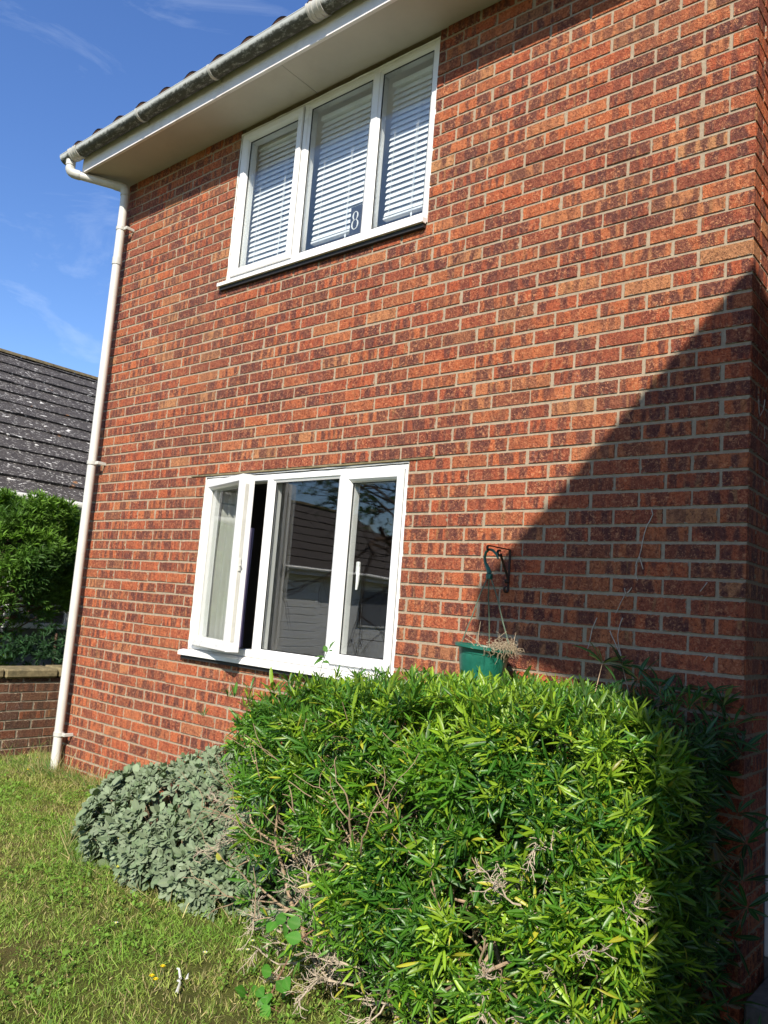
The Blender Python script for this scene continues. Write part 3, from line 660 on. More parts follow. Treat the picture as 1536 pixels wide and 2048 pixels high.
# ------------------------------------------------------------------ hanging basket and bracket
br = empty('wall_bracket', (-1.07, -.004, 1.58), 'rusty black scrolled iron bracket screwed to the brick wall', 'bracket'); bpy.context.view_layer.update()
def strip(b, pts, w=.011, th=.0022):
    """flat bar in the plane x=-1.07: pts (y,z)"""
    k = len(pts); vs = []
    for i in range(k):
        a = Vector(pts[max(i - 1, 0)]); c = Vector(pts[min(i + 1, k - 1)]); d = (c - a).normalized(); nn = Vector((-d.y, d.x)); p = Vector(pts[i])
        for sx, sn in ((-1, -1), (1, -1), (1, 1), (-1, 1)): q = p + nn * th * sn; vs.append((-1.07 + sx * w / 2, q.x, q.y))
    b.add(vs, [(4 * i + j, 4 * i + (j + 1) % 4, 4 * i + 4 + (j + 1) % 4, 4 * i + 4 + j) for i in range(k - 1) for j in range(4)] + [(0, 1, 2, 3), tuple(4 * (k - 1) + j for j in range(4))])
def curl(cy, cz, r, a0, a1, n=14, shrink=.45): return [(cy + (r * (1 - shrink * i / n)) * math.cos(a0 + (a1 - a0) * i / n), cz + (r * (1 - shrink * i / n)) * math.sin(a0 + (a1 - a0) * i / n)) for i in range(n + 1)]
b = MB(); strip(b, [(-.006, 1.688), (-.006, 1.50)] + curl(-.026, 1.497, .020, 0, -math.pi * 1.5)); par(b.build('wall_strap', M['iron']), br)
b = MB(); strip(b, [(-.008, 1.6855), (-.20, 1.6855)] + curl(-.20, 1.6735, .012, math.pi / 2, math.pi * 1.4, 8, .2)); par(b.build('arm', M['iron']), br)
b = MB(); strip(b, curl(-.105, 1.664, .017, math.pi * 1.9, math.pi * .15)[::-1] + [(-.085, 1.645), (-.055, 1.605), (-.025, 1.565), (-.012, 1.545)] + curl(-.024, 1.536, .013, .2, -math.pi * 1.3, 10)); par(b.build('scroll_brace', M['iron']), br)
hb = empty('hanging_basket', (-1.06, -.19, 1.07), 'green plastic hanging basket hung from the iron bracket', 'hanging basket'); bpy.context.view_layer.update()
YH = -.195
b = MB(); hp = [(-1.018, 1.625), (-1.030, 1.648), (-1.050, 1.664), (-1.070, 1.668), (-1.086, 1.655), (-1.092, 1.630), (-1.086, 1.605), (-1.070, 1.580), (-1.060, 1.556)]
b.tube([(x_ , YH, z_) for x_, z_ in hp], [.004, .0065, .0065, .0065, .0065, .0065, .007, .010, .012], 8)
for q in range(2, 6): b.tube([(hp[q][0], YH - .009, hp[q][1]), (hp[q][0], YH + .009, hp[q][1])], .002, 5)
b.box((-1.074, YH - .010, 1.530), (-1.046, YH + .010, 1.556), .003); par(b.build('hook', M['pot']), hb)
PC = Vector((-1.062, -.195, 1.222)); tilt = Matrix.Rotation(R(3.5), 3, 'Y') @ Matrix.Rotation(R(-2), 3, 'X')
prof = [(.0, -.150), (.088, -.150), (.094, -.146), (.110, -.060), (.112, -.036), (.1145, -.034), (.118, -.010), (.128, -.008), (.134, -.012), (.1365, -.010), (.1365, .001), (.131, .004), (.116, .002), (.112, -.012), (.106, -.030), (.0, -.030)]
b = MB(); b.lathe(prof, 48, PC, tilt); par(b.build('pot', M['pot']), hb)
b = MB(); b.lathe([(.0, -.026), (.06, -.020), (.108, -.028)], 24, PC, tilt); par(b.build('compost', M['bark']), hb)
for a in (185, 112, 15):
    e = PC + tilt @ Vector((.122 * math.cos(R(a)), .122 * math.sin(R(a)), .0)); b = MB(); s0 = Vector((-1.060 + .010 * math.cos(R(a)), YH + .005 * math.sin(R(a)), 1.534))
    m1 = s0.lerp(e, .25) + Vector((0, 0, 0)); m1.x += .006 if a == 15 else -.004
    b.tube([s0, m1, s0.lerp(e, .6), e, e - Vector((0, 0, .012))], .003, 5); par(b.build('hanger_strand', M['wire']), hb)
# dead plant
def dead_plant():
    b = MB(); random.seed(21)
    for k in range(420):
        over = k > 90
        if over: p = PC + Vector((.095 + random.gauss(0, .024), random.gauss(-.01, .045), random.gauss(.004, .012))); d = Vector((random.gauss(.35, .7), random.gauss(-.1, .6), random.gauss(.1, .6)))
        else: a = random.uniform(0, 6.28); q_ = random.uniform(0, .1); p = PC + Vector((q_ * math.cos(a), q_ * math.sin(a), -.022)); d = Vector((random.gauss(.2, .7), random.gauss(0, .6), random.uniform(.1, .7)))
        pts = [p.copy()]; st = random.uniform(.005, .009); dn = random.uniform(.05, .45)
        for s in range(random.randint(4, 11) if over else random.randint(3, 5)):
            d.normalize(); p = p + d * st; d += Vector((random.gauss(0, .6), random.gauss(0, .6), random.gauss(-dn if over else 0, .5))); pts.append(p.copy())
        b.tube(pts, [.0013 * (1 - .6 * i / len(pts)) for i in range(len(pts))], 4)
    for (x_, zt_, dx_) in ((-1.098, 1.335, .004), (-.985, 1.30, .05), (-1.13, 1.27, -.06), (-1.155, 1.255, -.05), (-.91, 1.30, .004)):
        b.tube([(x_ - dx_, -.19, 1.21), (x_ - dx_ * .4, -.195, (1.21 + zt_) / 2 + .004), (x_ + dx_ * .6, -.19, zt_)], [.002, .0018, .001], 5)
    tag(b.build('dead_plant', worn('dead_plant_stem', (.33, .26, .17), .9, .5, 120)), 'dried dead trailing plant spilling over the right rim of the green pot', 'plant')
dead_plant()

# creeper remnants on the wall ----------------------------------------
def stem(pts, label, r=.0016, branch=None, on='y'):
    b = MB(); r *= 1.45
    def tub(ps):
        q = []
        for i, p in enumerate(ps):
            q.append(Vector(p))
            if i < len(ps) - 1:
                n_ = Vector(ps[i + 1]); m_ = (Vector(p) + n_) / 2; q.append(m_ + Vector((random.gauss(0, .0015) * (on == 'y'), random.gauss(0, .0015) * (on != 'y'), 0)))
        b.tube(q, [r * (1 - .5 * i / len(q)) for i in range(len(q))], 5)
    tub(pts)
    if branch: tub(branch)
    tag(b.build('creeper_stem', M['stem']), label, 'dried stem', 'dried creeper stems left on the brick wall')
Y0 = -.008
S = lambda l: [(a, Y0, c) for a, c in l]
stem(S([(-.385, 1.868), (-.379, 1.845), (-.404, 1.795), (-.419, 1.734), (-.431, 1.667), (-.446, 1.628), (-.445, 1.589), (-.435, 1.562)]), 'longest dried creeper stem, forked, highest on the shaded front wall', .0018, S([(-.431, 1.662), (-.413, 1.61)]))
stem(S([(-.491, 1.526), (-.487, 1.504), (-.506, 1.464), (-.526, 1.416)]), 'dried creeper stem just below the long forked one', .0016, S([(-.478, 1.506), (-.460, 1.530)]))
stem(S([(-.612, 1.391), (-.631, 1.344), (-.641, 1.287), (-.654, 1.241)]), 'dried creeper stem on the wall nearest the green basket', .0017)
stem(S([(-.55, 1.339), (-.528, 1.297), (-.506, 1.255), (-.49, 1.223)]), 'pair of dried creeper stems meeting at the bottom in a V', .0016, S([(-.495, 1.398), (-.51, 1.348), (-.511, 1.298), (-.492, 1.23)]))
stem(S([(-.146, 1.564), (-.173, 1.526)]), 'short dried stem slanting on the brickwork beside the house corner', .0015)
stem(S([(-.138, 1.27), (-.151, 1.251)]), 'tiniest dried stem fragment, low beside the house corner', .0014)
Z_ = lambda l: [(.008, a, c) for a, c in l]
stem(Z_([(.095, 2.333), (.105, 2.294), (.121, 2.269)]), 'dried creeper stem on the narrow return wall joining in a V', .0016, Z_([(.191, 2.358), (.171, 2.31), (.121, 2.269)]), 'x')
stem(Z_([(.191, 2.239), (.20, 2.211), (.191, 2.188)]), 'short upright dried stem on the narrow return wall', .0015, None, 'x')
# feather
fe = MB(); fe.tube([(-.055, -.14, .226), (-.030, -.14, .270), (-.022, -.14, .290)], [.0014, .001, .0005], 4)
fe.add([(-.054, -.139, .228), (-.050, -.139, .246), (-.036, -.139, .262), (-.028, -.139, .274), (-.026, -.141, .262), (-.032, -.143, .246), (-.044, -.142, .232)], [(0, 1, 2, 3, 4, 5, 6)])
tag(fe.build('feather', M['feather']), 'small white feather caught on the shrub leaves by the wall', 'feather')

# ------------------------------------------------------------------ shrubs
LEAF_SH = [(0, .10), (.22, .62), (.55, 1.), (.82, .72), (1., .10)]
def rosettes(P, N, nl, Lm, Ls, wr, col_fn, spread=(.35, 1.15), curl=.22, fold=.30, shape=LEAF_SH):
    n = len(P); k = nl; tot = n * k
    Nn = unit(N); A = unit(np.cross(Nn, rng.normal(size=(n, 3)))); B = np.cross(Nn, A)
    ang = (np.arange(k)[None, :] * (2 * np.pi / k) * 1.0 + rng.uniform(0, 6.28, (n, 1)) + rng.normal(0, .28, (n, k)))
    el = rng.uniform(spread[0], spread[1], (n, k)) + rng.normal(0, .12, (n, k))
    rad = np.cos(ang)[..., None] * A[:, None] + np.sin(ang)[..., None] * B[:, None]
    D = rad * np.sin(el)[..., None] + Nn[:, None] * np.cos(el)[..., None]
    U = Nn[:, None] * np.sin(el)[..., None] - rad * np.cos(el)[..., None]
    D = D.reshape(-1, 3); U = U.reshape(-1, 3) + rng.normal(0, .22, (tot, 3))
    L_ = np.clip(rng.normal(Lm, Ls, tot), Lm * .4, Lm * 1.7); size = np.repeat(np.clip(rng.normal(1, .2, n), .55, 1.5), k); L_ *= size
    Pp = np.repeat(P, k, 0) + D * .006
    W_ = L_ * wr * rng.uniform(.75, 1.25, tot)
    col = col_fn(P, k)
    return leaves(Pp, D, U, L_, W_, col, shape, fold, np.clip(rng.normal(curl, .15, tot), -.1, .7))
def combine(parts):
    V = []; F = []; A = []; o = 0
    for v, f, a in parts: V.append(v); F.append(f + o); A.append(a); o += len(v)
    return np.concatenate(V), np.concatenate(F), np.concatenate(A)

def in_bush(p):
    """signed-ish fill 0..1 depth inside the clipped shrub, negative outside"""
    x, y, z = p[:, 0], p[:, 1], p[:, 2]
    zt = 1.035 + .05 * (x + 1.0) * .9 + .02 * np.sin(5 * x + 2 * y) - .30 * np.clip((-1.45 - x) / .75, 0, 1) ** 1.4
    xl = -1.42 - .80 * np.clip(z / .85, 0, 1) ** .8 - .06 * np.sin(9 * z)
    xr = .02 + 0 * x
    yf = -1.08 - .05 * np.sin(4 * z + 1) + .10 * np.clip((z - .85) / .25, 0, 1) ** 2 + .22 * np.clip((-1.25 - x) / .8, 0, 1)
    d = np.minimum.reduce([x - xl, xr - x, y - yf, zt - z, z + .08])
    # round the corners
    a, b_, c = np.clip(.16 - (x - xl), 0, .16), np.clip(.16 - (zt - z), 0, .16), np.clip(.14 - (y - yf), 0, .14)
    a2 = np.clip(.12 - (xr - x), 0, .12)
    rr = np.sqrt(a ** 2 + b_ ** 2 + c ** 2 + a2 ** 2); return np.minimum(d, .16 - rr) + .03 * 0
def bush_colors(P, k):
    n = len(P); t = np.clip(fnoise(P, 3.2, 5) * 1.2 + .45, 0, 1); up = np.clip((P[:, 2] - .25) / .8, 0, 1)
    dark = np.array([.028, .115, .008]); mid = np.array([.085, .215, .010]); new = np.array([.27, .40, .016]); yel = np.array([.42, .40, .03])
    r = rng.random(n); c = dark[None] * (1 - t[:, None]) + mid[None] * t[:, None]
    side = np.clip((P[:, 0] + .75) / .8, 0, 1)
    pn = (.20 + .34 * side + .25 * (P[:, 2] > .90)) * np.where((P[:, 1] > -.7) & (P[:, 0] > -.45), .25, 1); m = rng.random(n) < pn; c[m] = c[m] * .35 + new * .65  # fewer lime leaves at the right rear, keeping its shade dark
    shade_zone = (P[:, 1] > -.75) & (P[:, 0] > -.42); c[shade_zone] *= np.array([.5, .62, .9]); c = np.repeat(c, k, 0); rr = rng.random(n * k); low = np.repeat(np.clip(.8 - P[:, 2], 0, 1), k)  # leaf colour dimmed and blued where shade falls by the house corner
    my = rr < (.015 + .035 * low); c[my] = yel * rng.uniform(.6, 1.1, (my.sum(), 1))
    c *= np.clip(rng.normal(1, .18, (n * k, 1)), .5, 1.6); return c
def scatter(infn, lo, hi, n, shell, dens=None):
    out = []
    tot = 0
    while tot < n:
        p = rng.uniform(lo, hi, (n * 3, 3)); d = infn(p); m = (d > 0) & (rng.random(len(p)) < np.where(d < shell, 1 - .75 * d / shell, .25 * np.exp(-(d - shell) / shell)))
        if dens is not None: m &= rng.random(len(p)) < dens(p)
        out.append(p[m]); tot += m.sum()
    return np.concatenate(out)[:n]
def grad(infn, P, e=.02):
    g = np.stack([infn(P + np.eye(3)[i] * e) - infn(P - np.eye(3)[i] * e) for i in range(3)], 1); return -unit(g + 1e-6)
def bush_dens(p):
    n = np.clip(.40 + 2.4 * fnoise(p[:, :] * 1.0, 8.0, 3) + .7 * fnoise(p, 3.5, 3), .02, 1)
    low = np.clip((p[:, 2] - .02) / .38, .15, 1); left = np.clip((p[:, 0] + 2.2 + .3 * (p[:, 2] < .55)) / .6, .35, 1)
    dl = np.where((p[:, 0] < -1.05) & (p[:, 2] < .50), .30, 1.)
    return n * low * left * dl
def make_shrub():
    root = empty('shrub', (-1., -.55, GZ), 'large clipped evergreen shrub with narrow glossy sunlit leaves under the window', 'shrub'); bpy.context.view_layer.update()
    P = scatter(in_bush, (-2.4, -1.2, -.05), (.1, -.02, 1.14), 13500, .10, bush_dens)
    # thin out what stands right of the sunlit front block
    keep = ~((P[:, 0] > -.30) & (P[:, 1] > -.50)); P = P[keep]
    g = grad(in_bush, P); N = unit(g * .8 + np.array([0, -.1, .55]) + rng.normal(0, .45, (len(P), 3)))
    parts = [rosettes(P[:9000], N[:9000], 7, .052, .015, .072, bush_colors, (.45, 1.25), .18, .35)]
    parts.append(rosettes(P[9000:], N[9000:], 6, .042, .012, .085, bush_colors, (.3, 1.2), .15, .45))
    # sprigs rising past the clipped outline
    Q = []; Nq = []
    for k in range(300):
        x = random.uniform(-1.95, -.05); y = random.uniform(-1.05, -.08)
        z = 1.04 + .045 * (x + 1) - .30 * max(0, min(1, (-1.45 - x) / .75)) ** 1.4 + random.uniform(-.01, .04); Q.append((x, y, z)); Nq.append((random.gauss(0, .25), random.gauss(-.1, .25), 1))
    for k in range(110): z = random.uniform(.25, .74); Q.append((-1.41 - .80 * (z / .85) ** .8 + random.uniform(.02, .10), random.uniform(-.75, -.1), z)); Nq.append((-1, random.gauss(0, .3), .4))
    for k in range(120): z = random.uniform(.05, 1.0); Q.append((.03 + random.uniform(0, .05), random.uniform(-1.1, -.55), z)); Nq.append((1, -.2, .3 + random.gauss(0, .3)))
    parts.append(rosettes(np.array(Q), np.array(Nq), 6, .044, .011, .08, bush_colors, (.25, 1.0), .15, .35))
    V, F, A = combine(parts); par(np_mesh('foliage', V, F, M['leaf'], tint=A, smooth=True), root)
    # woody framework
    b = MB(); random.seed(5)
    def branch(p, d, r, depth):
        pts = [p.copy()]; L_ = random.uniform(.10, .2) if depth else random.uniform(.25, .4); n = 5
        for s in range(n):
            d = (d + Vector((random.gauss(0, .22), random.gauss(0, .22), random.gauss(.03, .16)))).normalized(); p = p + d * L_ / n * (1.3 if depth < 2 else 1); pts.append(p.copy())
        if p.z > 1.02 or p.x < -2.15 or p.x > .04 or p.y < -1.16 or p.y > -.04: return
        b.tube(pts, [max(.0012, r * (1 - .35 * i / n)) for i in range(n + 1)], 6 if r > .004 else 4)
        if depth < 4:
            for q in range(random.choice((2, 2, 3))):
                branch(p if q == 0 else pts[random.randint(2, n)], (d + Vector((random.gauss(0, .6), random.gauss(0, .6), random.gauss(.1, .35)))).normalized(), r * random.uniform(.5, .75), depth + 1)
    for k in range(34):
        p = Vector((random.uniform(-1.35, -.1), random.uniform(-1.0, -.3), GZ)); tgt = Vector((p.x * 1.25 + random.gauss(0, .3), p.y * 1.1, 1)); branch(p, (tgt - p).normalized(), random.uniform(.007, .014), 0)
    par(b.build('branches', M['twig']), root)
    # bleached dead twigs low on the lawn side
    b = MB(); random.seed(9)
    def twig(p, d, r, L_, depth):
        pts = [p.copy()]; n = 4
        for s in range(n): d = (d + Vector((random.gauss(0, .22), random.gauss(0, .22), random.gauss(0, .22)))).normalized(); p = p + d * L_ / n; pts.append(p.copy())
        b.tube(pts, [max(.0009, r * (1 - .5 * i / n)) for i in range(n + 1)], 4)
        if depth < 3:
            for q in range(random.choice((2, 3, 4))): twig(pts[random.randint(1, n)], (d + Vector((random.gauss(0, .8), random.gauss(0, .7), random.gauss(0, .5)))).normalized(), r * .65, L_ * .62, depth + 1)
    for k in range(52): twig(Vector((random.uniform(-1.42, -.75), random.uniform(-1.12, -.7), random.uniform(.0, .34))), Vector((random.gauss(-.7, .4), random.gauss(-.6, .3), random.gauss(.15, .35))).normalized(), .0038, .13, 0)
    for k in range(40): twig(Vector((random.uniform(-2.0, -1.40), random.uniform(-.8, -.4), random.uniform(.25, .6))), Vector((random.gauss(-.7, .4), random.gauss(-.5, .3), random.gauss(-.05, .35))).normalized(), .003, .12, 0)
    for k in range(20): twig(Vector((random.uniform(-.5, -.02), random.uniform(-1.12, -.95), random.uniform(.05, .75))), Vector((random.gauss(.2, .5), random.gauss(-.7, .3), random.gauss(.1, .4))).normalized(), .0034, .10, 0)
    par(b.build('dead_twigs', worn('bleached_twig', (.44, .36, .27), .9, .3, 60, (.2, .15, .1), .4, .5, .2)), root)
make_shrub()

def shade_shrub():
    root = empty('shaded_shrub', (-.2, -.25, GZ), 'loose dark green shrub in shade against the house corner, with withered brown leaves', 'shrub'); bpy.context.view_layer.update()
    def inn(p):
        x, y, z = p[:, 0], p[:, 1], p[:, 2]; xr = -.06 + .05 * np.sin(7 * z); xl = -.50 + 0 * x; yf = -.46 + .10 * np.clip(z - .6, 0, 1); zt = 1.03 + .05 * np.sin(9 * x)
        return np.minimum.reduce([x - xl, xr - x, y - yf, -.02 - y, zt - z, z + .08])
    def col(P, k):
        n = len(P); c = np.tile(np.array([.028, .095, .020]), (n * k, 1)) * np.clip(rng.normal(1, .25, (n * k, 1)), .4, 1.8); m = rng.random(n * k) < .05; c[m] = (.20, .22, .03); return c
    dens = lambda p: np.clip(.38 + 1.7 * fnoise(p, 5, 8), .02, 1)
    P = scatter(inn, (-.65, -.6, -.03), (.08, -.02, 1.08), 620, .12, dens); g = grad(inn, P); N = unit(g * .7 + np.array([0.25, -.35, .5]) + rng.normal(0, .4, (len(P), 3)))
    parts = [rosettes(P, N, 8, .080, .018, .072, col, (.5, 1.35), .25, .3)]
    Q = np.array([(-.10, -.10, 1.13), (-.04, -.12, 1.09), (-.20, -.09, 1.12), (-.30, -.08, 1.13), (.0, -.12, 1.02), (.02, -.10, .93), (-.38, -.1, 1.15), (-.15, -.15, 1.08), (-.45, -.1, 1.2), (-.52, -.14, 1.2), (-.25, -.2, 1.1), (.03, -.16, .72), (.06, -.15, .62), (.06, -.2, .5), (.08, -.2, .42), (.05, -.3, .12), (.1, -.35, .06), (0, -.3, .2), (.14, -.3, .02), (.2, -.35, -.01), (.1, -.5, .02), (.02, -.5, .12)])
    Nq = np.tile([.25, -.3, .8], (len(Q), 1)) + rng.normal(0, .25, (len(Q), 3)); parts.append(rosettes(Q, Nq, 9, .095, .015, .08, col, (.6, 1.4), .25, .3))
    def dead(P, k): n = len(P); return np.tile(np.array([.26, .135, .05]), (n * k, 1)) * np.clip(rng.normal(1, .3, (n * k, 1)), .4, 1.8)
    Qd = np.concatenate([rng.normal((-.12, -.17, .86), (.05, .03, .06), (16, 3)), rng.normal((-.05, -.2, .60), (.05, .03, .06), (18, 3)), rng.normal((-.2, -.25, .42), (.05, .03, .05), (9, 3))])
    parts.append(rosettes(Qd, np.tile([.1, -.2, -1.], (len(Qd), 1)), 6, .065, .015, .10, dead, (.1, .7), .2, .5))
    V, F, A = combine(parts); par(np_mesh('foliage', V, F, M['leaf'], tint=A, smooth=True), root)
    b = MB(); random.seed(3)
    for q in list(Q) + list(P[::22]):
        q = Vector(q); s = Vector((q.x * .5 - .2, -.28, max(GZ, q.z - random.uniform(.2, .5)))); m = s.lerp(q, .5) + Vector((random.gauss(0, .03), random.gauss(0, .02), .03)); b.tube([s, m, q], [.004, .003, .0015], 5)
    par(b.build('branches', M['twig']), root)
shade_shrub()

def sage():
    def inn(p):
        x, y, z = p[:, 0], p[:, 1], p[:, 2]
        a = 1 - np.sqrt(((x + 2.55) / np.where(x < -2.55, 1.02, 1.12)) ** 2 + ((y + .28) / .70) ** 2 + (np.clip(z, 0, 9) / (.43 + .07 * np.sin(6 * x) * np.cos(5 * y) + .08 * np.clip(x + 3, 0, 1))) ** 2)
        return np.minimum(a * .5, np.minimum(-.03 - y, z + .06)) + 0
    root = empty('sage_bush', (-2.55, -.4, GZ), 'low mound of grey green sage with oval felted leaves on the lawn edge', 'sage bush'); bpy.context.view_layer.update()
    def col(P, k):
        n = len(P); b0 = np.array([.195, .235, .150]); b1 = np.array([.12, .17, .09]); t = rng.random((n, 1)); c = np.repeat(b0 * t + b1 * (1 - t), k, 0) * np.clip(rng.normal(1, .13, (n * k, 1)), .6, 1.5)
        m = rng.random(n * k) < .002; c[m] = (.40, .40, .06); return c
    nz_ = lambda p: np.clip(.62 + 1.6 * fnoise(p, 4.5, 1), .15, 1)
    P = scatter(inn, (-3.7, -1.05, -.05), (-1.5, -.02, .65), 2300, .045, nz_); g = grad(inn, P); N = unit(g * .7 + np.array([.1, -.25, .55]) + rng.normal(0, .3, (len(P), 3)))
    sh = [(0, .12), (.18, .50), (.45, 1.), (.78, .85), (1., .18)]
    V, F, A = combine([rosettes(P, N, 7, .042, .009, .25, col, (.75, 1.35), .15, .10, sh), rosettes(P + N * .010, N, 4, .028, .006, .28, col, (.4, 1.0), .1, .15, sh)])
    par(np_mesh('foliage', V, F, M['sage'], tint=A, smooth=True), root)
    b = MB(); random.seed(2)
    for q in P[::5]:
        q = Vector(q); s = Vector((-2.55 + (q.x + 2.55) * .75, -.35 + (q.y + .35) * .7, GZ)); b.tube([s, s.lerp(q, .5) + Vector((random.gauss(0, .02), 0, .03)), q], [.003, .0025, .0015], 5)
    par(b.build('branches', M['twig']), root)
sage()

# bramble seedlings and sprig
def bramble():
    root = empty('bramble', (-1.15, -1.15, GZ), 'young bramble with broad toothed green leaves at the foot of the shrub', 'bramble'); bpy.context.view_layer.update()
    P0 = np.array([(-1.261, -1.17, .207), (-1.219, -1.17, .186), (-1.21, -1.17, .225), (-1.17, -1.19, .052), (-1.150, -1.20, .02), (-1.18, -1.20, .03), (-1.22, -1.22, -.01), (-1.19, -1.23, -.03), (-1.16, -1.26, -.02), (-1.29, -1.2, -.03), (-1.25, -1.18, .04), (-1.27, -1.22, -.01), (-1.30, -1.25, -.03), (-1.10, -1.2, .20), (-1.12, -1.19, .24)])
    D = unit(np.stack([rng.normal(-.3, .8, len(P0)), rng.normal(-.6, .3, len(P0)), rng.normal(-.1, .4, len(P0))], 1)); N = unit(np.array([[.3, -.9, .8]]) + rng.normal(0, .3, (len(P0), 3)))
    col = np.tile([.06, .19, .02], (len(P0), 1)) * rng.uniform(.8, 1.3, (len(P0), 1)); sh = [(0, .12), (.12, .62), (.3, .95), (.5, 1.), (.72, .72), (.88, .36), (1, .04)]
    V, F, A = leaves(P0, D, N, rng.uniform(.045, .06, len(P0)), rng.uniform(.019, .026, len(P0)), col, sh, .15, .15)
    par(np_mesh('foliage', V, F, leaf_mat('bramble_leaf', .5, .3, .25, .12), tint=A, smooth=True), root)
    b = MB(); b.tube([(-1.10, -1.05, .24), (-1.16, -1.15, .17), (-1.20, -1.18, .06), (-1.23, -1.21, -.05)], [.003, .003, .0025, .0025], 6)
    for p in P0: b.tube([p, p + np.array([.02, .02, -.012])], .0012, 4)
    par(b.build('stem', worn('bramble_stem', (.20, .10, .06), .7, .3, 50)), root)
bramble()
def sprig():
    root = empty('seedling_sprig', (-1.86, -.42, 1.0), 'soft pale leafy sprig poking up above the shrub before the lower window', 'sprig'); bpy.context.view_layer.update()
    P0 = np.array([(-1.845, -.42, 1.10), (-1.845, -.42, 1.10), (-1.83, -.42, 1.125), (-1.83, -.42, 1.125), (-1.815, -.42, 1.14), (-1.855, -.42, 1.075), (-1.85, -.42, 1.09)])
    D = unit(np.array([(-.9, -.2, -.25), (-.8, -.3, .1), (-.5, .1, .5), (.7, -.3, .4), (.35, -.1, .9), (.8, -.2, .2), (-.6, -.5, -.3)])); N = unit(np.tile([0, -.6, .8], (7, 1)) + rng.normal(0, .15, (7, 3)))
    sh = [(0, .1), (.15, .6), (.4, 1), (.7, .75), (1, .04)]; V, F, A = leaves(P0, D, N, np.array([.07, .065, .055, .05, .05, .05, .06]), np.full(7, .013), np.tile([.075, .19, .03], (7, 1)), sh, .2, .35)
    par(np_mesh('foliage', V, F, M['leaf'], tint=A, smooth=True), root); b = MB(); b.tube([(-1.875, -.42, .98), (-1.855, -.42, 1.07), (-1.83, -.42, 1.125), (-1.815, -.42, 1.145)], [.002, .002, .0015, .001], 5); par(b.build('stem', M['wire']), root)
sprig()

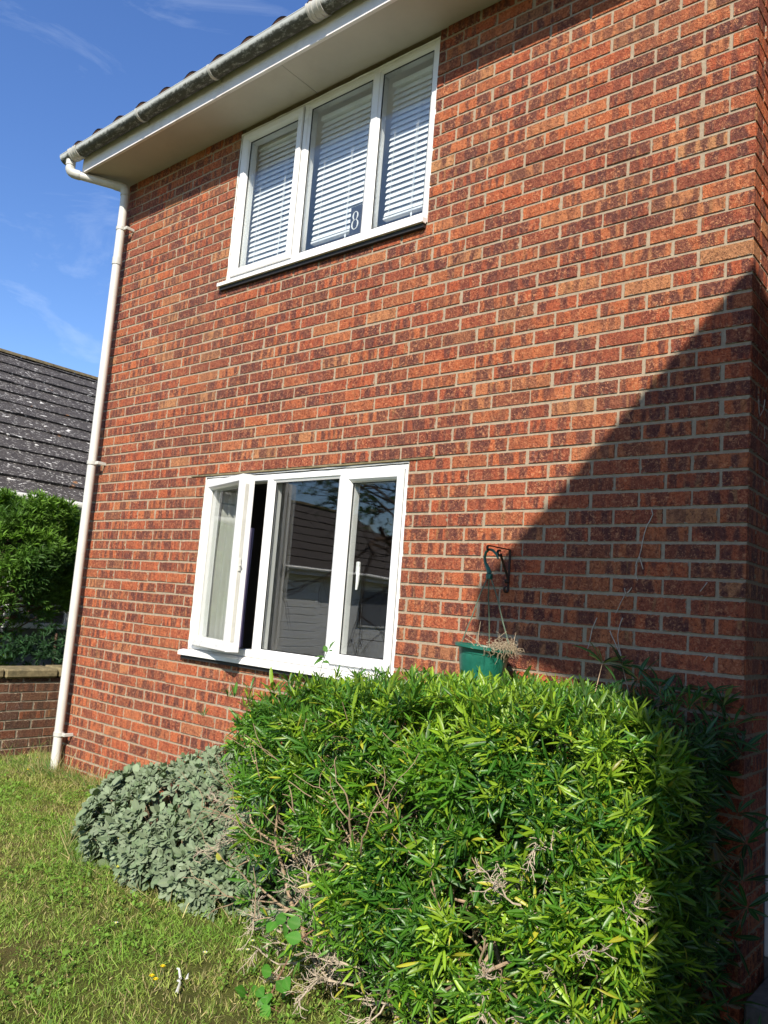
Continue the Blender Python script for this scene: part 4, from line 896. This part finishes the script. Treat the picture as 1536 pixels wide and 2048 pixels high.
# ------------------------------------------------------------------ grass
def grass():
    n = 190000; x = rng.uniform(-6.0, -.75, n); y = rng.uniform(-2.7, .25, n)
    # only where the lawn is open
    m = ~((x > -3.35) & (y > -.75) & (((x + 2.55) / .95) ** 2 + ((y + .3) / .62) ** 2 < 1)) & ~((y > -.015) & (x > -4.95)) & ~((x < -5.58) & (x > -5.82)) & ~((x > -1.25) & (y > -1.0))
    m &= y < (-1.3 + 1.0 * (-1.0 - x) + .75) * 1 + 9
    pn = np.array([mnoise.noise(Vector((a * 1.9, b_ * 1.9, 4.))) for a, b_ in zip(x, y)]); pn2 = np.array([mnoise.noise(Vector((a * 9, b_ * 9, 1.))) for a, b_ in zip(x, y)])
    m &= rng.random(n) < np.clip(.85 + .5 * pn + .9 * pn2, .18, 1)
    near = (x > -5.2) & (y > -.16) & (x < -3.2)
    x, y, pn, pn2, near = x[m], y[m], pn[m], pn2[m], near[m]; n = len(x)
    P = np.stack([x, y, np.full(n, GZ + .0)], 1); lean = rng.normal(0, .62, (n, 2)); D = unit(np.stack([lean[:, 0], lean[:, 1], np.ones(n)], 1)); N = unit(np.stack([rng.normal(0, 1, n), rng.normal(0, 1, n), np.full(n, .15)], 1))
    L_ = np.clip(rng.normal(.022, .009, n), .007, .07) * (1 + .5 * pn2); tall = rng.random(n) < .02; L_[tall] *= 2.0; tn = near & (rng.random(n) < .35); L_[tn] *= rng.uniform(1.5, 3.4, tn.sum())
    edge = (np.abs(((x + 2.55) / 1.02) ** 2 + ((y + .3) / .70) ** 2 - 1.05) < .18) & (rng.random(n) < .30); L_[edge] *= rng.uniform(1.4, 3, edge.sum())
    t = np.clip(.5 + .9 * pn + .5 * pn2 + rng.normal(0, .22, n), 0, 1)[:, None]
    c = np.array([.36, .40, .095]) * (1 - t) + np.array([.20, .35, .045]) * t
    q = rng.random(n); st = q < np.clip(.22 - .35 * pn + .15 * near, .04, .5); c[st] = np.array([.52, .42, .20]) * rng.uniform(.5, 1.2, (st.sum(), 1)); br_ = q > .965; c[br_] = (.20, .34, .04)
    c *= np.clip(rng.normal(1, .2, (n, 1)), .4, 1.7)
    V, F, A = leaves(P, D, N, L_, rng.uniform(.0011, .0022, n), c, [(0, 1), (.5, .85), (1, .1)], .4, np.clip(rng.normal(.35, .3, n), -.2, 1.2))
    tag(np_mesh('lawn_grass', V, F, M['grass'], tint=A), 'short rough mown grass of green and straw coloured blades', 'grass', kind='stuff')
    # long uncut grass at the foot of the wall, the pipe and the sage
    xa = np.concatenate([rng.uniform(-5.0, -3.4, 900), rng.normal(-4.87, .07, 320), rng.uniform(-5.55, -4.9, 260)]); ya = np.concatenate([-.02 - np.abs(rng.normal(0, .06, 900)), rng.normal(-.12, .05, 320), rng.uniform(-.3, .3, 260)])
    th_ = rng.uniform(2.2, 4.6, 420); xa = np.concatenate([xa, -2.55 + 1.05 * np.cos(th_)]); ya = np.concatenate([ya, np.minimum(-.05, -.3 + .74 * np.sin(th_))]); n = len(xa)
    P = np.stack([xa, ya, np.full(n, GZ)], 1); D = unit(np.stack([rng.normal(-.1, .45, n), rng.normal(-.25, .4, n), np.ones(n)], 1)); N = unit(rng.normal(0, 1, (n, 3)) + [0, 0, .2])
    c = np.where((rng.random(n) < .55)[:, None], np.array([[.44, .36, .17]]), np.array([[.13, .24, .05]])) * rng.uniform(.6, 1.3, (n, 1))
    V, F, A = leaves(P, D, N, np.clip(rng.gamma(3., .028, n), .02, .22), rng.uniform(.0012, .0024, n), c, [(0, 1), (.35, .95), (.7, .7), (1, .08)], .4, np.clip(rng.normal(.45, .3, n), 0, 1.2))
    tag(np_mesh('long_grass', V, F, M['grass'], tint=A), 'long uncut green and straw grass along the wall foot', 'grass', kind='stuff')
    # clover and broad-leaved weeds in the turf
    n = 6500; x = rng.uniform(-5.5, -.9, n); y = rng.uniform(-2.4, .0, n); pn = np.array([mnoise.noise(Vector((a * 2.3 + 9, b_ * 2.3, 2.))) for a, b_ in zip(x, y)])
    m = (pn > .02) & ~((((x + 2.55) / .95) ** 2 + ((y + .3) / .62) ** 2 < 1)) & ~((x > -1.2) & (y > -1.0)); x, y = x[m], y[m]; n = len(x)
    P = np.stack([x, y, GZ + rng.uniform(.008, .026, n)], 1)
    def col(P, k): return np.tile([.15, .27, .035], (len(P) * k, 1)) * np.clip(rng.normal(1, .25, (len(P) * k, 1)), .5, 1.8)
    V, F, A = rosettes(P, np.tile([0, -.1, 1.], (n, 1)) + rng.normal(0, .2, (n, 3)), 4, .014, .005, .30, col, (.8, 1.5), .1, .15)
    tag(np_mesh('lawn_weeds', V, F, M['grass'], tint=A, smooth=True), 'small clover and weed leaves growing in the turf', 'ground cover', kind='stuff')
grass()
def flower(x, y, h, kind, label, group):
    b = MB(); b.mi = 0; r = .010 if kind == 'y' else .008; z = GZ + h; n = 14 if kind == 'y' else 12
    for ring_, rr, up in (((0, r, .003), (1, r * .65, .006)) if kind == 'y' else ((0, r, .002),)):
        for k in range(n):
            a = 2 * math.pi * (k + .5 * ring_) / n; w = 2 * math.pi / n * .42; ri = rr * .25
            b.add([(x + ri * math.cos(a - w), y + ri * math.sin(a - w), z), (x + rr * math.cos(a - w * .6), y + rr * math.sin(a - w * .6), z + up), (x + rr * 1.06 * math.cos(a), y + rr * 1.06 * math.sin(a), z + up * .8), (x + rr * math.cos(a + w * .6), y + rr * math.sin(a + w * .6), z + up), (x + ri * math.cos(a + w), y + ri * math.sin(a + w), z)], [(0, 1, 2, 3, 4)])
    b.mi = 1; b.lathe([(.0, .0035), (r * .3, .003), (r * .36, .0)], 10, (x, y, z)); b.mi = 2; b.tube([(x, y, GZ), (x + .002, y, z)], .0009, 5)
    tag(b.build('dandelion' if kind == 'y' else 'daisy', [M['petal'] if kind == 'y' else M['daisy'], M['petal'], M['wire']]), label, 'flower', group)
for (x, y, l) in ((-5.293, .006, 'yellow dandelion nearest the garden wall'), (-4.931, -.253, 'yellow dandelion beside the foot of the downpipe'), (-1.652, -1.351, 'yellow dandelion standing apart above the pair near the paper scrap'), (-1.615, -1.424, 'larger yellow dandelion of the touching pair on the lawn'), (-1.584, -1.429, 'smaller yellow dandelion of the touching pair on the lawn')):
    flower(x, y, .03, 'y', l, 'yellow dandelions in the lawn')
for (x, y, l) in ((-2.114, -1.259, 'lone white daisy in front of the sage bush'), (-1.569, -1.009, 'largest white daisy on the lawn by the shrub'), (-1.62, -.938, 'white daisy behind the largest daisy by the shrub'), (-1.657, -1.151, 'white daisy midway between paper scrap and shrub')):
    flower(x, y, .026, 'd', l, 'white daisies in the lawn')
# torn paper
b = MB(); lit = [(-1.609, -1.317), (-1.585, -1.325), (-1.553, -1.342), (-1.530, -1.372), (-1.505, -1.380), (-1.472, -1.418)]; V = []
for i, (x, y) in enumerate(lit):
    z = GZ + .026 + .008 * math.sin(i * 2.1); w = (.004, .005, .006, .004, .004, .006)[i]; V += [(x - w * .8, y - w * .5, z), (x, y, z + .006), (x + w * .8, y + w * .5, z)]
b.add(V, [(3 * i + j, 3 * i + j + 1, 3 * i + j + 4, 3 * i + j + 3) for i in range(5) for j in (0, 1)])
b.add([(-1.545, -1.318, GZ + .03), (-1.534, -1.322, GZ + .04), (-1.510, -1.342, GZ + .032), (-1.520, -1.348, GZ + .028)], [(0, 1, 2, 3)])
tag(b.build('paper_scrap', M['paper']), 'crumpled strip of torn white paper lying on the lawn', 'litter')

# ------------------------------------------------------------------ garden wall
gw = empty('garden_wall', (-5.62, -.3, GZ), 'low weathered brick garden wall with stone coping left of the house', 'wall'); bpy.context.view_layer.update()
par(brick_face('brickwork', (-5.62, -2.5, 0), (0, 1, 0), (1, 0, 0), 5.5, -.15, .565, [], None, [M['oldbrick'], M['oldmortar']]), gw)
b = MB(); b.box((-5.83, -2.5, -.15), (-5.625, 3.0, .563)); par(b.build('backing', M['oldmortar']), gw)
y = -2.5
for k in range(12):
    b = MB(); b.box((-5.87, y + .004, .567 + random.uniform(0, .004)), (-5.585 + random.uniform(-.006, .006), y + .455, .645 + random.uniform(-.004, .004)), .014); par(b.build('coping_stone', M['coping']), gw); y += .46

# conifer hedge -------------------------------------------------------
def conifer(cx, cy, zt, rx, ry, seed, label, npts=8200, z0=1.15):
    root = empty('conifer_shrub', (cx, cy, GZ), label, 'conifer', 'conifers behind the garden wall'); bpy.context.view_layer.update()
    def inn(p):
        x, y, z = p[:, 0] - cx, p[:, 1] - cy, p[:, 2]; w = 1 + .18 * np.sin(3.1 * p[:, 1] + seed) + .10 * np.sin(8 * z + seed); f = np.where(z < z0, np.clip(1 - (z0 - z) * 1.5, .25, 1), 1)
        a = (1 - np.sqrt((x / rx) ** 2 + (y / ry) ** 2) / w / f) * min(rx, ry); return np.minimum(a, np.minimum((zt + .12 * np.sin(2.1 * p[:, 1] + seed) - z) * .9, z - .35))
    dens = lambda p: np.clip(.40 + 1.6 * fnoise(p, 3.0, seed), .03, 1) * np.where(p[:, 2] < z0, .22, 1)
    P = scatter(inn, (cx - rx * 1.3, cy - ry * 1.3, .35), (cx + rx * 1.3, cy + ry * 1.3, zt + .15), npts, .14, dens); g = grad(inn, P, .04)
    N = unit(g + np.array([.1, -.15, .6]) + rng.normal(0, .35, (len(P), 3)))
    def col(P, k):
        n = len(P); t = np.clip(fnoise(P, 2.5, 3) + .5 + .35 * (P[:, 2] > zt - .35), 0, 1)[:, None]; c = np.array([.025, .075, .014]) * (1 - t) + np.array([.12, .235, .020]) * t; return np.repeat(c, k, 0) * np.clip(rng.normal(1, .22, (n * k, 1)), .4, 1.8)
    V, F, A = rosettes(P, N, 13, .052, .014, .075, col, (.10, .85), .25, .2, [(0, .3), (.3, 1.), (.7, .8), (1, .1)])
    par(np_mesh('foliage', V, F, M['conifer'], tint=A, smooth=True), root)
    b = MB(); random.seed(int(seed * 10)); b.tube([(cx, cy, GZ), (cx + .03, cy - .02, .7), (cx - .02, cy + .03, zt - .2)], [.085, .07, .02], 12); par(b.build('trunk', M['bark']), root)
    b = MB(); b.tube([(cx, cy, .35), (cx, cy, zt - .15)], .016, 6)
    for q in P[::60]:
        q = Vector(q); s = Vector((cx, cy, min(zt - .2, max(.36, q.z - random.uniform(.1, .4))))); b.tube([s, s.lerp(q, .5) + Vector((random.gauss(0, .04), random.gauss(0, .04), -.05)), q], [.012, .008, .003], 5)
    par(b.build('limbs', M['bark']), root)
conifer(-6.75, .15, 2.02, .62, .85, 1.3, 'bushy green conifer behind the wall at the left edge of the photo')
conifer(-6.85, 1.45, 1.97, .55, .72, 2.9, 'bushy green conifer behind the wall close to the downpipe', 6500, 1.35)
def low_conifer():
    cx, cy = -6.25, .55; root = empty('conifer_seedling', (cx, cy, GZ), 'small dark conifer in the shade just behind the coping stones', 'conifer', 'conifers behind the garden wall'); bpy.context.view_layer.update()
    P = rng.normal((cx, cy, .76), (.12, .30, .09), (260, 3)); P = P[P[:, 0] < -5.95]
    def col(P, k): return np.tile([.02, .06, .018], (len(P) * k, 1)) * np.clip(rng.normal(1, .25, (len(P) * k, 1)), .4, 1.8)
    V, F, A = rosettes(P, np.tile([.5, -.3, .5], (len(P), 1)) + rng.normal(0, .3, (len(P), 3)), 11, .045, .012, .09, col, (.3, 1.2), .25, .2, [(0, .3), (.3, 1.), (.7, .8), (1, .1)]); par(np_mesh('foliage', V, F, M['conifer'], tint=A, smooth=True), root)
    b = MB(); b.tube([(cx, cy, GZ), (cx, cy, .9)], [.03, .012], 8); par(b.build('trunk', M['bark']), root)
low_conifer()

# ------------------------------------------------------------------ neighbouring bungalow seen beyond the pipe
def bungalow(name, label, xe, xr, ze, zr, y0, y1, wallmat, hip=0., tile='lichen'):
    root = empty(name, (xe, y0, GZ), label, 'bungalow'); bpy.context.view_layer.update()
    sl = math.hypot(xe - xr, zr - ze); ux, uz = (xr - xe) / sl, (zr - ze) / sl; nx_, nz_ = -uz * np.sign(ux) * 1., abs(ux); nx_ = uz if ux < 0 else -uz
    b = MB(); gauge = .352; n = int(sl / gauge) + 1
    for k in range(n):
        s0 = k * gauge; s1 = min(s0 + gauge + .05, sl); th0, th1 = .034, .004
        hy0, hy1 = y0 + hip * s0 / sl, y1
        yy = hy0; w = .33; m = 0
        while yy < hy1 - .01:
            y2 = min(yy + w, hy1); jz = random.gauss(0, .0025); js = random.gauss(0, .004)
            def P(s, y_, d): return (xe + ux * (s + js) + nx_ * (d + jz), y_, ze + uz * (s + js) + nz_ * (d + jz))
            g = .0008
            b.add([P(s0, yy + g, .0), P(s0, y2 - g, .0), P(s0, yy + g, th0), P(s0, y2 - g, th0), P(s1, yy + g, th1), P(s1, y2 - g, th1)], [(0, 1, 3, 2), (2, 3, 5, 4), (0, 2, 4), (1, 5, 3)])
            yy = y2; m += 1
    rf = b.build('roof', M[tile]); par(rf, root)
    # back slope, underlay
    b = MB(); b.add([(xe, y0, ze - .02), (xe, y1, ze - .02), (xr, y1, zr - .02), (xr, y0 + hip, zr - .02), (2 * xr - xe, y0, ze - .02), (2 * xr - xe, y1, ze - .02)], [(0, 1, 2, 3), (3, 2, 5, 4)] + ([(0, 3, 4)] if hip else [])); par(b.build('roof_deck', M['dark'] if not hip else M[tile]), root)
    y = y0 + hip
    b = MB()
    while y < y1:
        a = [(xr + .12 * math.sin(t), zr - .045 + .12 * math.cos(t) * .75) for t in np.linspace(-1.35, 1.35, 9)]; e = min(y + .44, y1); dz = random.gauss(0, .004)
        vs = [(p, y, q + dz) for p, q in a] + [(p, e, q + dz) for p, q in a]; b.add(vs, [(i, i + 1, i + 10, i + 9) for i in range(8)], True); b.add([(p, y + .001, q + dz) for p, q in a], [tuple(range(9))]); y += .45
    par(b.build('ridge_tiles', M['ridge']), root)
    sgn = -1 if ux < 0 else 1
    xw = xe + sgn * .35
    b = MB(); zb = GZ - .05
    xa_, xb_ = sorted((xw, xw + sgn * 3.2 * 2 if False else 2 * xr - xw)); b.box((xa_, y0 + .1, zb), (xb_, y1 - .1, ze)); par(b.build('wall', M[wallmat]), root)
    b = MB(); fx = xw - sgn * .012
    z = .1
    while z < ze - .1:
        b.box((min(fx, xw), y0 + .1, z), (max(fx, xw), y1 - .1, z + .145), .004); z += .15
    par(b.build('cladding', M[wallmat]), root)
    b = MB(); b.box((xe - .01, y0, ze - .16), (xe + .012, y1, ze + .01)); b.box((min(xe + .012, xw), y0, ze - .15), (max(xe - .012, xw), y1, ze - .13)); par(b.build('fascia', M['fascia']), root)
    b = MB(); b.tube([(xe + .05, y0, ze - .03), (xe + .05, y1, ze - .03)], .05, 10); par(b.build('gutter', M['pipe']), root)
    return root, xw
nb, xw = bungalow('bungalow', 'neighbouring bungalow with lichen covered dark tiled roof beyond the hedge', -7.68, -11.28, 2.30, 4.82, -1.0, 12.0, 'greyboard')
for (ya, yb) in ((.9, 2.3),):
    b = MB(); b.box((xw + .014, ya - .06, .84), (xw + .07, yb + .06, .90)); b.box((xw + .014, ya - .05, .90), (xw + .05, ya, 1.95)); b.box((xw + .014, yb, .90), (xw + .05, yb + .05, 1.95)); b.box((xw + .014, ya, 1.90), (xw + .05, yb, 1.95)); b.box((xw + .014, (ya + yb) / 2 - .03, .9), (xw + .045, (ya + yb) / 2 + .03, 1.9))
    w_ = b.build('window', M['pvc']); par(w_, nb); b = MB(); b.box((xw + .014, ya, .9), (xw + .02, yb, 1.9)); par(b.build('pane', M['glass_far']), w_)
ob, xw2 = bungalow('white_bungalow', 'white clad bungalow with garage, seen only as a reflection in the lower window', -12.0, -14.3, 2.18, 4.0, -15.2, -5.2, 'whiteboard', hip=2.2, tile='plaintile')
b = MB(); b.box((xw2 + .014, -10.2, GZ), (xw2 + .03, -7.6, 1.35 + .5))
for k in range(10): b.box((xw2 + .03, -10.15, .02 + k * .18), (xw2 + .045, -7.65, .185 + k * .18), .006)
gd = b.build('garage_door', M['whiteboard']); par(gd, ob); b = MB(); b.tube([(xw2 + .05, -8.95, 1.0), (xw2 + .08, -8.9, .98)], .02, 6); par(b.build('handle', M['gasket']), gd)
b = MB(); b.box((xw2 + .014, -12.9, .9), (xw2 + .05, -11.7, 1.85)); w_ = b.build('window', M['pvc']); par(w_, ob); b = MB(); b.box((xw2 + .05, -12.84, .95), (xw2 + .056, -11.76, 1.8)); par(b.build('pane', M['greyboard']), w_)

# tree mirrored in the lower window -------------------------------------
def tree():
    root = empty('garden_tree', (-6.75, -6.4, GZ), 'open branched tree across the garden, reflected in the lower window', 'tree'); bpy.context.view_layer.update()
    b = MB(); random.seed(14); tips = []
    def br(p, d, r, L_, dep):
        pts = [p.copy()]
        for s in range(5): d = (d + Vector((random.gauss(0, .16), random.gauss(0, .16), random.gauss(0, .10)))).normalized(); p = p + d * L_ / 5; pts.append(p.copy())
        b.tube(pts, [r * (1 - .45 * i / 5) for i in range(6)], 7 if r > .02 else 4)
        if dep < 5:
            for q in range(3): br(pts[random.randint(3, 5)], (d + Vector((random.gauss(0, .8), random.gauss(0, .8), random.gauss(-.12, .4)))).normalized(), r * .55, L_ * .74, dep + 1)
        if dep >= 3: tips.extend(pts[2:])
    br(Vector((-6.75, -6.4, GZ)), Vector((-.15, 0, 1)), .12, 2.1, 0)
    par(b.build('trunk', M['bark']), root); P = np.array([tuple(t) for t in tips]); P = P[(rng.random(len(P)) < .55) & (P[:, 2] > 2.3)]
    def col(P, k): return np.tile([.05, .10, .02], (len(P) * k, 1)) * np.clip(rng.normal(1, .25, (len(P) * k, 1)), .4, 1.8)
    V, F, A = rosettes(P, rng.normal(0, 1, (len(P), 3)) + [0, 0, .5], 4, .075, .02, .20, col, (.5, 1.4), .2, .2); par(np_mesh('crown', V, F, M['treeleaf'], tint=A, smooth=True), root)
tree()

# ------------------------------------------------------------------ tall gabled neighbour that throws the big shadow
def shadow_house():
    root = empty('gabled_house', (1.03, -4., GZ), 'tall pitched roof brick house at the right, its shadow falls across the wall', 'house'); bpy.context.view_layer.update()
    # local axes: u across the building (to the right), v along its eaves towards the main house
    v = Vector((.275, .96, 0)).normalized(); u = Vector((v.y, -v.x, 0)); O = Vector((1.03, -4.0, 0)); Ln = 6.5; Wd = 7.2; zt = 5.30
    P = lambda a, c, z: O + u * a + v * c + Vector((0, 0, z))
    b = MB(); b.add([P(a, c, z) for z in (-.2, 5.06) for a, c in ((.82, .06), (Wd - .82, .06), (Wd - .82, Ln - .06), (.82, Ln - .06))], [(0, 1, 2, 3), (4, 5, 6, 7), (0, 1, 5, 4), (1, 2, 6, 5), (2, 3, 7, 6), (3, 0, 4, 7)]); par(b.build('wall', M['mortar']), root)
    zr_ = zt + Wd / 2 * .62; sec = [(0, 5.06), (0, zt), (Wd / 2, zr_), (Wd, zt), (Wd, 5.06)]
    b = MB(); b.add([P(a, 0, z) for a, z in sec] + [P(a, Ln, z) for a, z in sec], [(0, 1, 2, 3, 4), (9, 8, 7, 6, 5)] + [(i, (i + 1) % 5, (i + 1) % 5 + 5, i + 5) for i in range(5)]); par(b.build('roof', M['rooftile']), root)
    b = MB(); b.add([P(a, c, z) for z in (2.9, 4.1) for a, c in ((2.4, .02), (4., .02), (4., .055), (2.4, .055))], [(0, 1, 2, 3), (4, 5, 6, 7), (0, 1, 5, 4), (1, 2, 6, 5), (2, 3, 7, 6), (3, 0, 4, 7)]); par(b.build('window', M['pvc']), root)
shadow_house()
